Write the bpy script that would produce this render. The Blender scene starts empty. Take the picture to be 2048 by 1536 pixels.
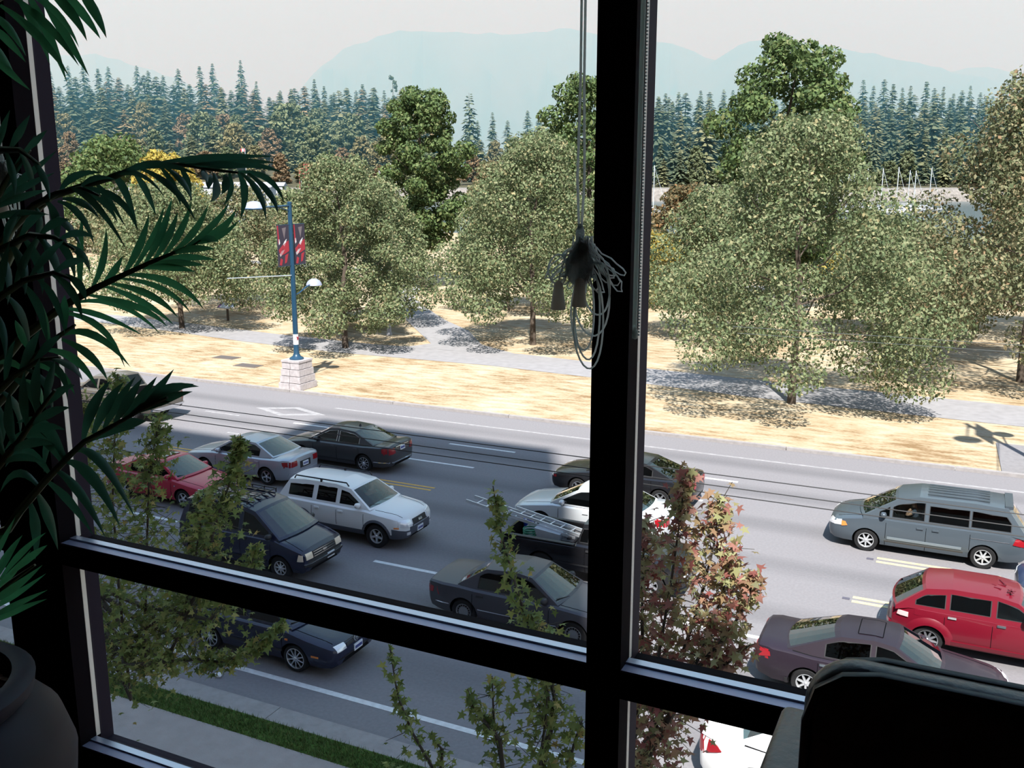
import bpy, bmesh, math, random
import numpy as np
from math import radians as R, sin, cos, pi, sqrt, atan2
from mathutils import Vector, Matrix
from mathutils.bvhtree import BVHTree

SC = bpy.context.scene
COL = SC.collection
rnd = random.Random(7)
nrg = np.random.default_rng(11)

# ------------------------------------------------------------------ camera
EYE = Vector((0.0, 0.0, 10.4))            # phone held 1.5 m above the room floor, third storey
YAW, PITCH, FPX = R(25.6), R(12.1), 1930.0
cam_d = bpy.data.cameras.new('camera')
cam = bpy.data.objects.new('camera', cam_d)
COL.objects.link(cam)
cam.location = EYE
cam.rotation_euler = (pi / 2 - PITCH, 0, YAW)
cam_d.sensor_width = 36.0
cam_d.lens = 36.0 * FPX / 2048.0
cam_d.clip_start = 0.05
cam_d.clip_end = 30000
SC.camera = cam

# ------------------------------------------------------------------ sky, sun, exposure
SC.view_settings.view_transform = 'Standard'
SC.view_settings.look = 'None'
SC.view_settings.exposure = 0.0
SC.view_settings.gamma = 1.0
SC.view_settings.use_curve_mapping = False
W = bpy.data.worlds.new('hazy_sky'); SC.world = W
W.use_nodes = True
nt = W.node_tree; nt.nodes.clear()
wo = nt.nodes.new('ShaderNodeOutputWorld'); bg = nt.nodes.new('ShaderNodeBackground')
tc = nt.nodes.new('ShaderNodeTexCoord'); sx = nt.nodes.new('ShaderNodeSeparateXYZ'); cr = nt.nodes.new('ShaderNodeValToRGB')
nt.links.new(tc.outputs['Generated'], sx.inputs[0]); nt.links.new(sx.outputs['Z'], cr.inputs[0])
nt.links.new(cr.outputs[0], bg.inputs[0]); nt.links.new(bg.outputs[0], wo.inputs[0])
cr.color_ramp.elements[0].position = 0.0; cr.color_ramp.elements[0].color = (0.83, 0.83, 0.83, 1)
cr.color_ramp.elements[1].position = 1.0; cr.color_ramp.elements[1].color = (0.40, 0.62, 1.08, 1)
e = cr.color_ramp.elements.new(0.20); e.color = (0.83, 0.83, 0.83, 1)
e = cr.color_ramp.elements.new(0.5); e.color = (0.56, 0.74, 1.05, 1)
bg.inputs[1].default_value = 1.0

SUN_EL, SUN_AZ = R(52.0), R(-25.3)        # light travels towards -X +Y
sun_d = bpy.data.lights.new('sun', 'SUN'); sun = bpy.data.objects.new('sun', sun_d); COL.objects.link(sun)
sun_d.energy = 11.5; sun_d.angle = R(0.9); sun_d.color = (1.0, 0.965, 0.92)
ldir = Vector((sin(SUN_AZ) * cos(SUN_EL), cos(SUN_AZ) * cos(SUN_EL), -sin(SUN_EL)))
sun.rotation_euler = ldir.to_track_quat('-Z', 'Y').to_euler()
sun.location = (30, -60, 90)

cy = SC.cycles
cy.max_bounces = 7; cy.diffuse_bounces = 3; cy.glossy_bounces = 3; cy.transmission_bounces = 4
cy.transparent_max_bounces = 24; cy.volume_bounces = 1
cy.caustics_reflective = False; cy.caustics_refractive = False
cy.sample_clamp_indirect = 4.0

# ------------------------------------------------------------------ helpers
FW = Vector((-sin(YAW) * cos(PITCH), cos(YAW) * cos(PITCH), -sin(PITCH)))
RT = Vector((cos(YAW), sin(YAW), 0.0))
UP = RT.cross(FW)
def ray(px, py):
    return FW + RT * ((px - 1024) / FPX) + UP * ((768 - py) / FPX)
def at(px, py, Y):                         # the point at distance Y in front of the facade axis
    d = ray(px, py); return EYE + d * (Y / d.y)
def atw(px, py, w):                        # the point at depth w along the view axis
    return EYE + ray(px, py) * w
def atz(px, py, z=0.0):                    # the point at height z
    d = ray(px, py); return EYE + d * ((z - EYE.z) / d.z)

MATS = {}
def mat(name, col, rough=0.6, metal=0.0, spec=0.4, noise=None, bump=None, coat=0.0, attr=None, trans=0.0, emis=None):
    """Principled material; noise=(scale, amount) mottles the colour, bump=(scale, strength); attr = list of colours picked per leaf."""
    if name in MATS: return MATS[name]
    m = bpy.data.materials.new(name); m.use_nodes = True; t = m.node_tree; b = t.nodes['Principled BSDF']
    b.inputs['Roughness'].default_value = rough; b.inputs['Metallic'].default_value = metal
    b.inputs['Specular IOR Level'].default_value = spec
    b.inputs['Coat Weight'].default_value = coat; b.inputs['Coat Roughness'].default_value = 0.04
    c4 = tuple(col) + (1,)
    b.inputs['Base Color'].default_value = c4
    src = None
    if attr:
        a = t.nodes.new('ShaderNodeAttribute'); a.attribute_name = 'tint'
        rp = t.nodes.new('ShaderNodeValToRGB'); rp.color_ramp.interpolation = 'LINEAR'
        els = rp.color_ramp.elements
        for i, c in enumerate(attr):
            p = i / (len(attr) - 1)
            if i == 0: els[0].position = 0; els[0].color = tuple(c) + (1,)
            elif i == len(attr) - 1: els[-1].position = 1; els[-1].color = tuple(c) + (1,)
            else: x = els.new(p); x.color = tuple(c) + (1,)
        t.links.new(a.outputs['Fac'], rp.inputs[0]); src = rp.outputs[0]
        t.links.new(src, b.inputs['Base Color'])
    if noise:
        g = t.nodes.new('ShaderNodeTexCoord'); n = t.nodes.new('ShaderNodeTexNoise'); n.inputs['Scale'].default_value = noise[0]
        n.inputs['Detail'].default_value = 5
        t.links.new(g.outputs['Object'], n.inputs['Vector'])
        h = t.nodes.new('ShaderNodeHueSaturation'); mr = t.nodes.new('ShaderNodeMapRange')
        mr.inputs['From Min'].default_value = 0.3; mr.inputs['From Max'].default_value = 0.7
        mr.inputs['To Min'].default_value = 1 - noise[1]; mr.inputs['To Max'].default_value = 1 + noise[1]
        t.links.new(n.outputs['Fac'], mr.inputs['Value']); t.links.new(mr.outputs[0], h.inputs['Value'])
        if src: t.links.new(src, h.inputs['Color'])
        else: h.inputs['Color'].default_value = c4
        src = h.outputs[0]; t.links.new(src, b.inputs['Base Color'])
    if bump:
        g = t.nodes.new('ShaderNodeTexCoord'); n = t.nodes.new('ShaderNodeTexNoise'); n.inputs['Scale'].default_value = bump[0]
        n.inputs['Detail'].default_value = 4
        bp = t.nodes.new('ShaderNodeBump'); bp.inputs['Strength'].default_value = bump[1]; bp.inputs['Distance'].default_value = 0.02
        t.links.new(g.outputs['Object'], n.inputs['Vector']); t.links.new(n.outputs['Fac'], bp.inputs['Height'])
        t.links.new(bp.outputs[0], b.inputs['Normal'])
    if trans:
        o = t.nodes['Material Output']; tr = t.nodes.new('ShaderNodeBsdfTranslucent'); mx = t.nodes.new('ShaderNodeMixShader')
        mx.inputs[0].default_value = trans
        if src: t.links.new(src, tr.inputs[0])
        else: tr.inputs[0].default_value = c4
        t.links.new(b.outputs[0], mx.inputs[1]); t.links.new(tr.outputs[0], mx.inputs[2]); t.links.new(mx.outputs[0], o.inputs[0])
    if emis:
        b.inputs['Emission Color'].default_value = tuple(emis[0]) + (1,); b.inputs['Emission Strength'].default_value = emis[1]
    MATS[name] = m
    return m

def glass_mat(name, tint, refl=0.5, rough=0.0):
    """thin glazing: tinted transparency with a Fresnel reflection on top"""
    if name in MATS: return MATS[name]
    m = bpy.data.materials.new(name); m.use_nodes = True; t = m.node_tree; t.nodes.clear()
    o = t.nodes.new('ShaderNodeOutputMaterial'); tr = t.nodes.new('ShaderNodeBsdfTransparent'); gl = t.nodes.new('ShaderNodeBsdfGlossy')
    fr = t.nodes.new('ShaderNodeFresnel'); mu = t.nodes.new('ShaderNodeMath'); mx = t.nodes.new('ShaderNodeMixShader')
    tr.inputs[0].default_value = tuple(tint) + (1,); gl.inputs['Roughness'].default_value = rough; ge = t.nodes.new('ShaderNodeNewGeometry'); ri = t.nodes.new('ShaderNodeMapRange'); ri.inputs['To Min'].default_value = 1.5; ri.inputs['To Max'].default_value = 1 / 1.5   # a thin sheet reflects the same from both sides
    t.links.new(ge.outputs['Backfacing'], ri.inputs['Value']); t.links.new(ri.outputs[0], fr.inputs['IOR'])
    mu.operation = 'MULTIPLY'; mu.inputs[1].default_value = refl
    t.links.new(fr.outputs[0], mu.inputs[0]); t.links.new(mu.outputs[0], mx.inputs[0])
    t.links.new(tr.outputs[0], mx.inputs[1]); t.links.new(gl.outputs[0], mx.inputs[2]); t.links.new(mx.outputs[0], o.inputs[0])
    MATS[name] = m
    return m

class MB:
    """collects polygons, builds ONE mesh object"""
    def __init__(s): s.v = []; s.f = []; s.m = []
    def add(s, vs, fs, mi=0):
        o = len(s.v); s.v += [tuple(x) for x in vs]; s.f += [tuple(i + o for i in f) for f in fs]; s.m += [mi] * len(fs); return s
    def box(s, x0, x1, y0, y1, z0, z1, mi=0, M=None):
        vs = [Vector((x, y, z)) for z in (z0, z1) for y in (y0, y1) for x in (x0, x1)]
        if M is not None: vs = [M @ v for v in vs]
        return s.add(vs, [(0, 2, 3, 1), (4, 5, 7, 6), (0, 1, 5, 4), (2, 6, 7, 3), (0, 4, 6, 2), (1, 3, 7, 5)], mi)
    def bar(s, a, b, w, h=None, mi=0):     # square bar from a to b
        a = Vector(a); b = Vector(b); d = (b - a); h = h or w
        q = d.to_track_quat('Z', 'Y').to_matrix().to_4x4(); q.translation = a
        return s.box(-w / 2, w / 2, -h / 2, h / 2, 0, d.length, mi, q)
    def tube(s, pts, rad, n=8, mi=0, cap=True):
        pts = [Vector(p) for p in pts]; rad = rad if isinstance(rad, (list, tuple)) else [rad] * len(pts)
        vs = []; ref = None
        for i, p in enumerate(pts):
            d = (pts[min(i + 1, len(pts) - 1)] - pts[max(i - 1, 0)]).normalized()
            if ref is None:
                ref = d.orthogonal().normalized()
            ref = (ref - d * ref.dot(d)).normalized(); bi = d.cross(ref)
            for k in range(n):
                a = 2 * pi * k / n; vs.append(p + (ref * cos(a) + bi * sin(a)) * rad[i])
        fs = [(i * n + k, i * n + (k + 1) % n, (i + 1) * n + (k + 1) % n, (i + 1) * n + k) for i in range(len(pts) - 1) for k in range(n)]
        if cap: fs += [tuple(range(n - 1, -1, -1)), tuple((len(pts) - 1) * n + k for k in range(n))]
        return s.add(vs, fs, mi)
    def lathe(s, prof, n=24, M=None, mi=0):  # prof (r, z), about z
        vs = []
        for r, z in prof:
            for k in range(n):
                a = 2 * pi * k / n; v = Vector((r * cos(a), r * sin(a), z)); vs.append(M @ v if M is not None else v)
        fs = [(i * n + k, i * n + (k + 1) % n, (i + 1) * n + (k + 1) % n, (i + 1) * n + k) for i in range(len(prof) - 1) for k in range(n)]
        return s.add(vs, fs, mi)
    def prism(s, poly, d, mi=0, M=None):     # poly list of 3D points, extruded by vector d
        n = len(poly); d = Vector(d)
        vs = [Vector(p) for p in poly] + [Vector(p) + d for p in poly]
        if M is not None: vs = [M @ v for v in vs]
        return s.add(vs, [tuple(range(n - 1, -1, -1)), tuple(range(n, 2 * n))] + [(i, (i + 1) % n, n + (i + 1) % n, n + i) for i in range(n)], mi)
    def grid(s, rows, mi=0):
        n = len(rows[0]); vs = [p for r in rows for p in r]
        return s.add(vs, [(i * n + k, i * n + k + 1, (i + 1) * n + k + 1, (i + 1) * n + k) for i in range(len(rows) - 1) for k in range(n - 1)], mi)
    def mesh(s, name, smooth=None):
        me = bpy.data.meshes.new(name); me.from_pydata(s.v, [], s.f)
        me.polygons.foreach_set('material_index', s.m)
        if smooth:
            me.polygons.foreach_set('use_smooth', [True] * len(s.f)); me.set_sharp_from_angle(angle=R(smooth))
        me.update(); return me
    def build(s, name, m, parent=None, smooth=None, M=None):
        me = s.mesh(name, smooth)
        return link(name, me, m, parent, M)

def link(name, me, m=None, parent=None, M=None):
    if m is not None and not len(me.materials):
        for x in (m if isinstance(m, (list, tuple)) else [m]): me.materials.append(x)
    o = bpy.data.objects.new(name, me); COL.objects.link(o)
    if parent is not None: o.parent = parent
    if M is not None: o.matrix_local = M
    return o
def tag(o, label, cat, group=None, kind=None):
    if label: o['label'] = label
    if cat: o['category'] = cat
    if group: o['group'] = group
    if kind: o['kind'] = kind
    return o
def thing(name, label, cat, loc=(0, 0, 0), rz=0.0, group=None):
    o = bpy.data.objects.new(name, None); COL.objects.link(o); o.empty_display_size = 0.2
    o.location = loc; o.rotation_euler = (0, 0, rz)
    return tag(o, label, cat, group)
def struct(o, label=None):
    o['kind'] = 'structure'
    if label: o['label'] = label
    return o
def dup(root, loc, rz=0.0, label=None, group=None, scale=None):
    r = root.copy(); COL.objects.link(r); r.location = loc; r.rotation_euler = (0, 0, rz)
    if scale: r.scale = scale
    if label: r['label'] = label
    if group: r['group'] = group
    for ch in root.children:
        c = ch.copy(); COL.objects.link(c); c.parent = r
        for g in ch.children:
            d = g.copy(); COL.objects.link(d); d.parent = c
    return r
def np_mesh(name, V, nper, tint=None, smooth=False):
    """V: (N*nper, 3) polygons with nper own vertices each; tint (N,) per polygon"""
    N = len(V) // nper; me = bpy.data.meshes.new(name)
    me.vertices.add(len(V)); me.vertices.foreach_set('co', np.ascontiguousarray(V, dtype=np.float32).ravel())
    me.loops.add(len(V)); me.loops.foreach_set('vertex_index', np.arange(len(V), dtype=np.int32))
    me.polygons.add(N); me.polygons.foreach_set('loop_start', np.arange(0, len(V), nper, dtype=np.int32))
    if tint is not None:
        a = me.attributes.new('tint', 'FLOAT', 'POINT'); a.data.foreach_set('value', np.repeat(tint, nper).astype(np.float32))
    me.update(calc_edges=True); me.validate(); return me
# ------------------------------------------------------------------ materials of the setting
def asphalt_mat():
    m = bpy.data.materials.new('asphalt_lanes'); m.use_nodes = True; t = m.node_tree; b = t.nodes['Principled BSDF']
    g = t.nodes.new('ShaderNodeTexCoord'); n1 = t.nodes.new('ShaderNodeTexNoise'); n2 = t.nodes.new('ShaderNodeTexNoise')
    mp = t.nodes.new('ShaderNodeMapping'); mp.inputs['Scale'].default_value = (0.05, 0.45, 1)
    t.links.new(g.outputs['Object'], n1.inputs['Vector']); n1.inputs['Scale'].default_value = 14; n1.inputs['Detail'].default_value = 6
    t.links.new(g.outputs['Object'], mp.inputs['Vector']); t.links.new(mp.outputs[0], n2.inputs['Vector']); n2.inputs['Scale'].default_value = 1.6; n2.inputs['Detail'].default_value = 4
    s = t.nodes.new('ShaderNodeSeparateXYZ'); t.links.new(g.outputs['Object'], s.inputs[0])
    a = t.nodes.new('ShaderNodeMath'); a.operation = 'MULTIPLY_ADD'; a.inputs[1].default_value = 2 * pi / 3.07; a.inputs[2].default_value = -25.5 * 2 * pi / 3.07
    t.links.new(s.outputs['Y'], a.inputs[0])
    c = t.nodes.new('ShaderNodeMath'); c.operation = 'COSINE'; t.links.new(a.outputs[0], c.inputs[0])
    r = t.nodes.new('ShaderNodeMapRange'); r.inputs['From Min'].default_value = 0.0; r.inputs['From Max'].default_value = 1.0; r.inputs['To Min'].default_value = 0; r.inputs['To Max'].default_value = 0.55
    t.links.new(c.outputs[0], r.inputs['Value'])
    mu = t.nodes.new('ShaderNodeMath'); mu.operation = 'MULTIPLY'; t.links.new(r.outputs[0], mu.inputs[0]); t.links.new(n2.outputs['Fac'], mu.inputs[1])
    m1 = t.nodes.new('ShaderNodeMix'); m1.data_type = 'RGBA'; m1.inputs[6].default_value = (0.235, 0.222, 0.23, 1); m1.inputs[7].default_value = (0.155, 0.147, 0.154, 1)
    t.links.new(n1.outputs['Fac'], m1.inputs[0])
    m2 = t.nodes.new('ShaderNodeMix'); m2.data_type = 'RGBA'; m2.inputs[7].default_value = (0.045, 0.045, 0.05, 1)
    t.links.new(mu.outputs[0], m2.inputs[0]); t.links.new(m1.outputs[2], m2.inputs[6]); t.links.new(m2.outputs[2], b.inputs['Base Color'])
    b.inputs['Roughness'].default_value = 0.85; b.inputs['Specular IOR Level'].default_value = 0.25
    bp = t.nodes.new('ShaderNodeBump'); bp.inputs['Strength'].default_value = 0.3; bp.inputs['Distance'].default_value = 0.01
    t.links.new(n1.outputs['Fac'], bp.inputs['Height']); t.links.new(bp.outputs[0], b.inputs['Normal'])
    return m
def drygrass_mat():
    m = bpy.data.materials.new('dry_lawn'); m.use_nodes = True; t = m.node_tree; b = t.nodes['Principled BSDF']
    g = t.nodes.new('ShaderNodeTexCoord')
    def nz(scale, sc=(1, 1, 1), det=5):
        mp = t.nodes.new('ShaderNodeMapping'); mp.inputs['Scale'].default_value = sc; n = t.nodes.new('ShaderNodeTexNoise')
        n.inputs['Scale'].default_value = scale; n.inputs['Detail'].default_value = det
        t.links.new(g.outputs['Object'], mp.inputs['Vector']); t.links.new(mp.outputs[0], n.inputs['Vector']); return n
    big = nz(0.22); fine = nz(2.6, (0.35, 1, 1), 6); tiny = nz(11, (0.6, 1, 1), 3)
    r = t.nodes.new('ShaderNodeValToRGB'); e = r.color_ramp.elements
    e[0].position = 0.39; e[0].color = (0.21, 0.135, 0.07, 1); e[1].position = 0.63; e[1].color = (0.44, 0.385, 0.29, 1)
    x = e.new(0.49); x.color = (0.36, 0.275, 0.175, 1)
    ad = t.nodes.new('ShaderNodeMath'); ad.operation = 'MULTIPLY_ADD'; ad.inputs[1].default_value = 0.34
    a2 = t.nodes.new('ShaderNodeMath'); a2.operation = 'MULTIPLY_ADD'; a2.inputs[1].default_value = 0.46
    a3 = t.nodes.new('ShaderNodeMath'); a3.operation = 'MULTIPLY'; a3.inputs[1].default_value = 0.22
    t.links.new(tiny.outputs['Fac'], a3.inputs[0]); t.links.new(a3.outputs[0], a2.inputs[2])
    t.links.new(fine.outputs['Fac'], a2.inputs[0]); t.links.new(a2.outputs[0], ad.inputs[2]); t.links.new(big.outputs['Fac'], ad.inputs[0])
    t.links.new(ad.outputs[0], r.inputs[0]); t.links.new(r.outputs[0], b.inputs['Base Color'])
    b.inputs['Roughness'].default_value = 0.95; b.inputs['Specular IOR Level'].default_value = 0.1
    bp = t.nodes.new('ShaderNodeBump'); bp.inputs['Strength'].default_value = 0.6; bp.inputs['Distance'].default_value = 0.05
    t.links.new(fine.outputs['Fac'], bp.inputs['Height']); t.links.new(bp.outputs[0], b.inputs['Normal'])
    return m
M_BRONZE = mat('bronze_frame', (0.008, 0.006, 0.008), 0.8, spec=0.03)
M_OUTER = mat('frame_outside', (0.022, 0.017, 0.028), 0.7, spec=0.08)
M_ALU = mat('brushed_aluminium', (0.52, 0.56, 0.68), 0.38, 0.75)
M_ALU2 = mat('anodised_aluminium', (0.30, 0.30, 0.42), 0.45, 0.5)
M_SPACER = mat('glazing_spacer', (0.80, 0.76, 0.68), 0.5, 0.0)
M_PANE = glass_mat('window_glass', (0.985, 0.99, 0.985), 0.35)
M_ROOM = mat('room_wall_paint', (0.10, 0.085, 0.085), 0.9, noise=(3, 0.1))
M_FLOOR = mat('room_floor_wood', (0.16, 0.055, 0.035), 0.5, noise=(6, 0.3))
M_CONC = mat('kerb_concrete', (0.27, 0.25, 0.245), 0.9, noise=(5, 0.12), bump=(40, 0.15))
M_WALK = mat('sidewalk_concrete', (0.30, 0.265, 0.255), 0.9, noise=(3.5, 0.08), bump=(30, 0.15))
M_PATH = mat('path_asphalt', (0.26, 0.25, 0.255), 0.9, noise=(2.5, 0.1))
M_GREEN = mat('green_verge', (0.055, 0.10, 0.02), 0.95, spec=0.1, noise=(7, 0.5), bump=(45, 0.8))
M_BLDG = mat('tower_concrete', (0.40, 0.40, 0.42), 0.8, noise=(0.5, 0.08))
M_WHITE = mat('road_paint_white', (0.62, 0.62, 0.62), 0.8, noise=(8, 0.12))
M_FADED = mat('road_paint_worn_white', (0.275, 0.265, 0.27), 0.85, noise=(5, 0.2))
M_YEL = mat('road_paint_yellow', (0.62, 0.36, 0.09), 0.8, noise=(8, 0.15))
M_CREAM = mat('road_paint_cream', (0.50, 0.43, 0.25), 0.8, noise=(8, 0.15))

# ------------------------------------------------------------------ street
road = struct(MB().add([(-170, 13.7, 0), (60, 13.7, 0), (60, 37.3, 0), (-170, 37.3, 0)], [(0, 1, 2, 3)]).build('road', asphalt_mat()), 'wide grey asphalt street with worn lane markings')
def line(name, x0, x1, y, w=0.13, m=M_WHITE):
    MB().box(x0, x1, y - w / 2, y + w / 2, -0.01, 0.006).build(name, m, road)
line('edge_line', -120, 40, 14.72, 0.15)
line('edge_line', -26, 40, 35.45, 0.14, M_FADED)
line('lane_dash', -31.0, -29.0, 32.42, .13, M_FADED)
for x0, x1 in ((-26.0, -24.0), (-18.3, -15.4), (-8.6, -6.8), (-1, 2)): line('lane_dash', x0, x1, 32.42)
line('lane_dash', -27.5, -25.6, 29.94, .13, M_FADED)
for x0, x1 in ((-18.7, -15.9), (-10.4, -7.4), (3, 6)): line('lane_dash', x0, x1, 29.94)
for x0, x1 in ((-27.9, -25.5), (-18.9, -16.0), (-10, -7)):
    line('centre_dash', x0, x1, 27.02, 0.1, M_YEL); line('centre_dash', x0, x1, 27.28, 0.1, M_YEL)
for x0, x1 in ((-1.75, 1.35), (5, 8)):
    line('centre_dash', x0, x1, 26.97, 0.13, M_CREAM); line('centre_dash', x0, x1, 27.25, 0.13, M_CREAM)
for x0, x1 in ((-2.05, 1.0), (-27, -24), (-11, -8.4), (5, 8)):
    line('centre_dash', x0, x1, 24.0, 0.13, M_CREAM); line('centre_dash', x0, x1, 24.26, 0.13, M_CREAM)
for x0, x1 in ((-23.6, -21.5), (-14.3, -11.3), (-5.9, -2.9), (3, 6)): line('lane_dash', x0, x1, 21.0, 0.14)
for x0, x1 in ((-20, -17), (-12.2, -9.4), (-3.4, -0.4), (5, 8)): line('lane_dash', x0, x1, 18.2, 0.14)
dm = MB()                                  # worn bus-lane diamond
o_ = [(-29.4, 33.95), (-27.6, 34.85), (-25.6, 34.15), (-27.4, 33.2)]; c_ = (sum(p[0] for p in o_) / 4, sum(p[1] for p in o_) / 4)
i_ = [(c_[0] + (x - c_[0]) * 0.62, c_[1] + (y - c_[1]) * 0.62) for x, y in o_]
for k in range(4):
    j = (k + 1) % 4; dm.prism([(*o_[k], -0.01), (*o_[j], -0.01), (*i_[j], -0.01), (*i_[k], -0.01)], (0, 0, 0.016))
dm.build('lane_diamond', M_FADED, road)
for px, py in ((1740, 1118), (1692, 1197), (2012, 1161)):
    q = atz(px, py); MB().box(q.x - .09, q.x + .09, q.y - .06, q.y + .06, -.01, .012).build('lane_stud', mat('lane_stud_dark', (.09, .085, .11), .6), road)

kerb = struct(thing('kerb_near', None, None), 'pale concrete kerb and gutter along the near verge')
k0 = MB().box(0, 2.985, 13.18, 13.70, -0.3, 0.11).mesh('kerb_block')
for i in range(-16, 8): link('kerb_block', k0, M_CONC, kerb, Matrix.Translation((i * 3.0 + 0.35, 0, 0)))
kerb2 = struct(thing('kerb_far', None, None), 'low concrete kerb along the dry lawn')
k1 = MB().box(0, 5.97, 37.22, 37.42, -0.3, 0.12).mesh('kerb_block')
for i in range(-20, 6): link('kerb_block', k1, M_CONC, kerb2, Matrix.Translation((i * 6.0, 0, 0)))
struct(MB().add([(-90, 12.55, .12), (40, 12.55, .12), (40, 13.2, .12), (-90, 13.2, .12)], [(0, 1, 2, 3)]).build('lawn_verge', M_GREEN), 'narrow strip of green grass between kerb and sidewalk')
struct(MB().add([(-90, 1.8, .14), (40, 1.8, .14), (40, 12.58, .14), (-90, 12.58, .14)], [(0, 1, 2, 3)]).build('sidewalk', M_WALK), 'plain pale concrete sidewalk below the window')
bl = []                                    # verge grass blades
N = 26000
bx = nrg.uniform(-22, 4, N); by = nrg.uniform(12.56, 13.19, N); h = nrg.uniform(.03, .09, N); a = nrg.uniform(0, 2 * pi, N)
V = np.zeros((N, 3, 3)); V[:, 0] = np.stack([bx + .008 * np.cos(a), by + .008 * np.sin(a), np.full(N, .115)], 1); V[:, 1] = np.stack([bx - .008 * np.cos(a), by - .008 * np.sin(a), np.full(N, .115)], 1)
V[:, 2] = np.stack([bx + nrg.normal(0, .03, N), by + nrg.normal(0, .03, N), .12 + h], 1)
tag(link('verge_grass', np_mesh('verge_grass', V.reshape(-1, 3), 3, nrg.random(N)), mat('verge_blade', (.1, .2, .04), .8, attr=[(.04, .09, .015), (.08, .15, .03), (.16, .17, .06)])), 'short green grass of the narrow verge', 'grass', kind='stuff')

# ------------------------------------------------------------------ park ground
M_DRY = drygrass_mat()
rows = []
for Y, z in ((37.4, 0.08), (60, .08), (100, .0), (140, -.3), (175, -.8), (200, -2.2)):
    rows.append([(x, Y, z) for x in (-330, -200, -100, -40, 20, 90, 180)])
struct(MB().grid(rows).build('park_lawn', M_DRY), 'sun-dried yellow park lawn')
def strip(name, pts, m, label, z=0.012, th=0.1):
    """pts: (near x, near y, far x, far y)"""
    b = MB(); P = len(pts)
    def zz(y): return (.08 if y < 60 else .08 - (y - 60) * .002) + z
    vs = [(p[0], p[1], zz(p[1])) for p in pts] + [(p[2], p[3], zz(p[3])) for p in pts]
    b.add(vs, [(i, i + 1, P + i + 1, P + i) for i in range(P - 1)])
    o = b.build(name, m); return struct(o, label)
strip('path_main', [(x, y, x, y + w) for x, y, w in ((-110, 56, 3), (-80, 52.4, 3), (-60, 50, 3.0), (-50, 48.9, 3.2), (-42, 47.7, 3.3), (-34, 47.0, 3.4), (-24, 47.3, 4.0), (-14, 46.3, 3.8), (-9, 45.6, 4.1), (1, 45.0, 4.2), (14, 44.4, 4.2), (40, 43.5, 4.2))], M_PATH, 'pale asphalt footpath running the length of the lawn')
strip('path_branch', [(-31.6, 50.2, -24.0, 51.0), (-30.7, 52.2, -27.6, 53.2), (-33.5, 55.5, -31.0, 57.8), (-37.3, 60, -35.2, 61.8), (-41.5, 65.6, -40.0, 67.2), (-45.6, 71.2, -44.6, 73), (-50, 78, -47.6, 79.5), (-54, 85, -50.6, 85.5), (-57.5, 91.5, -53.5, 91.5)], M_PATH, 'pale footpath branching away between the lawn trees', 0.018)
strip('path_back', [(-110, 97, -110, 100), (-80, 93.5, -80, 96.5), (-57, 90, -57, 93.2), (-46, 89.5, -46, 92.4), (-20, 92, -20, 95), (30, 97, 30, 100)], M_PATH, 'far footpath crossing the park behind the lawn trees', 0.024)
strip('bus_pad', [(1.5, 37.42, 1.35, 41.6), (12, 37.42, 12, 41.2)], mat('pad_concrete', (.20, .19, .195), .9, noise=(6, .1)), 'grey paved pad beside the kerb', 0.03)

# ------------------------------------------------------------------ harbour and far shore
M_WATER = mat('harbour_water', (0.05, 0.08, 0.09), 0.22, spec=0.5, bump=(0.35, 0.3))
struct(MB().add([tuple(atw(x, 355, w).xy) + (-1.2,) for x, w in ((-1500, 160), (3600, 130), (3600, 520), (-1500, 520))], [(0, 1, 2, 3)]).build('water', M_WATER), 'harbour water between the park and the far shore')
def land_z(px, w):
    left = max(0.0, min(1.0, (900 - px) / 500)); gap = math.exp(-((px - 870) / 60.0) ** 2)
    t = (w - 490) / 200
    return 5.2 + t * (9 + 34 * left) * (1 - .5 * gap)
rows = []
for w in (478, 490, 530, 570, 610, 650, 700, 800, 1000):
    rows.append([tuple(atw(px, 355, w).xy) + (land_z(px, min(w, 720)) if w > 480 else 4.9,) for px in range(-700, 2900, 120)])
struct(MB().grid(rows).build('hill_far_shore', mat('forest_floor', (.06, .055, .03), .95, noise=(.2, .4)), smooth=80), 'wooded far shore behind the harbour')
M_STONE = mat('seawall_stone', (.19, .17, .155), .9, noise=(.8, .3), bump=(1.5, .8))
rows = [[tuple(atw(px, 355, w).xy) + (z,) for px in range(-400, 2700, 60)] for w, z in ((466, -1.6), (468, 2.2), (470, 4.6), (479, 5.0), (486, 5.2))]
struct(MB().grid(rows).build('seawall', M_STONE), 'long pale stone seawall on the far shore')

# ------------------------------------------------------------------ mountains behind a slab of haze
M_MTN = mat('mountain_forest', (.075, .09, .07), .95, noise=(.004, .35))
def ridge(name, pts, w, label, seed):
    r_ = random.Random(seed); xs = list(range(pts[0][0], pts[-1][0] + 1, 22)); rows = []
    hs = []
    for x in xs:
        for (x0, y0), (x1, y1) in zip(pts, pts[1:]):
            if x0 <= x <= x1: hs.append(y0 + (y1 - y0) * (x - x0) / (x1 - x0) + r_.uniform(-3, 3)); break
        else: hs.append(pts[-1][1])
    for k, (f, dw) in enumerate(((0, -1500), (.25, -1050), (.55, -600), (.8, -300), (1, 0), (.6, 500), (0, 1300))):
        row = []
        for i, x in enumerate(xs):
            top = atw(x, hs[i], w).z; q = atw(x, 355, w + dw + (r_.uniform(-160, 160) if 0 < f < 1 else 0))
            row.append((q.x, q.y, -2 + (top + 2) * f * (r_.uniform(.86, 1.1) if 0 < f < 1 else 1)))
        rows.append(row)
    return struct(MB().grid(rows).build(name, M_MTN, smooth=70), label)
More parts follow.
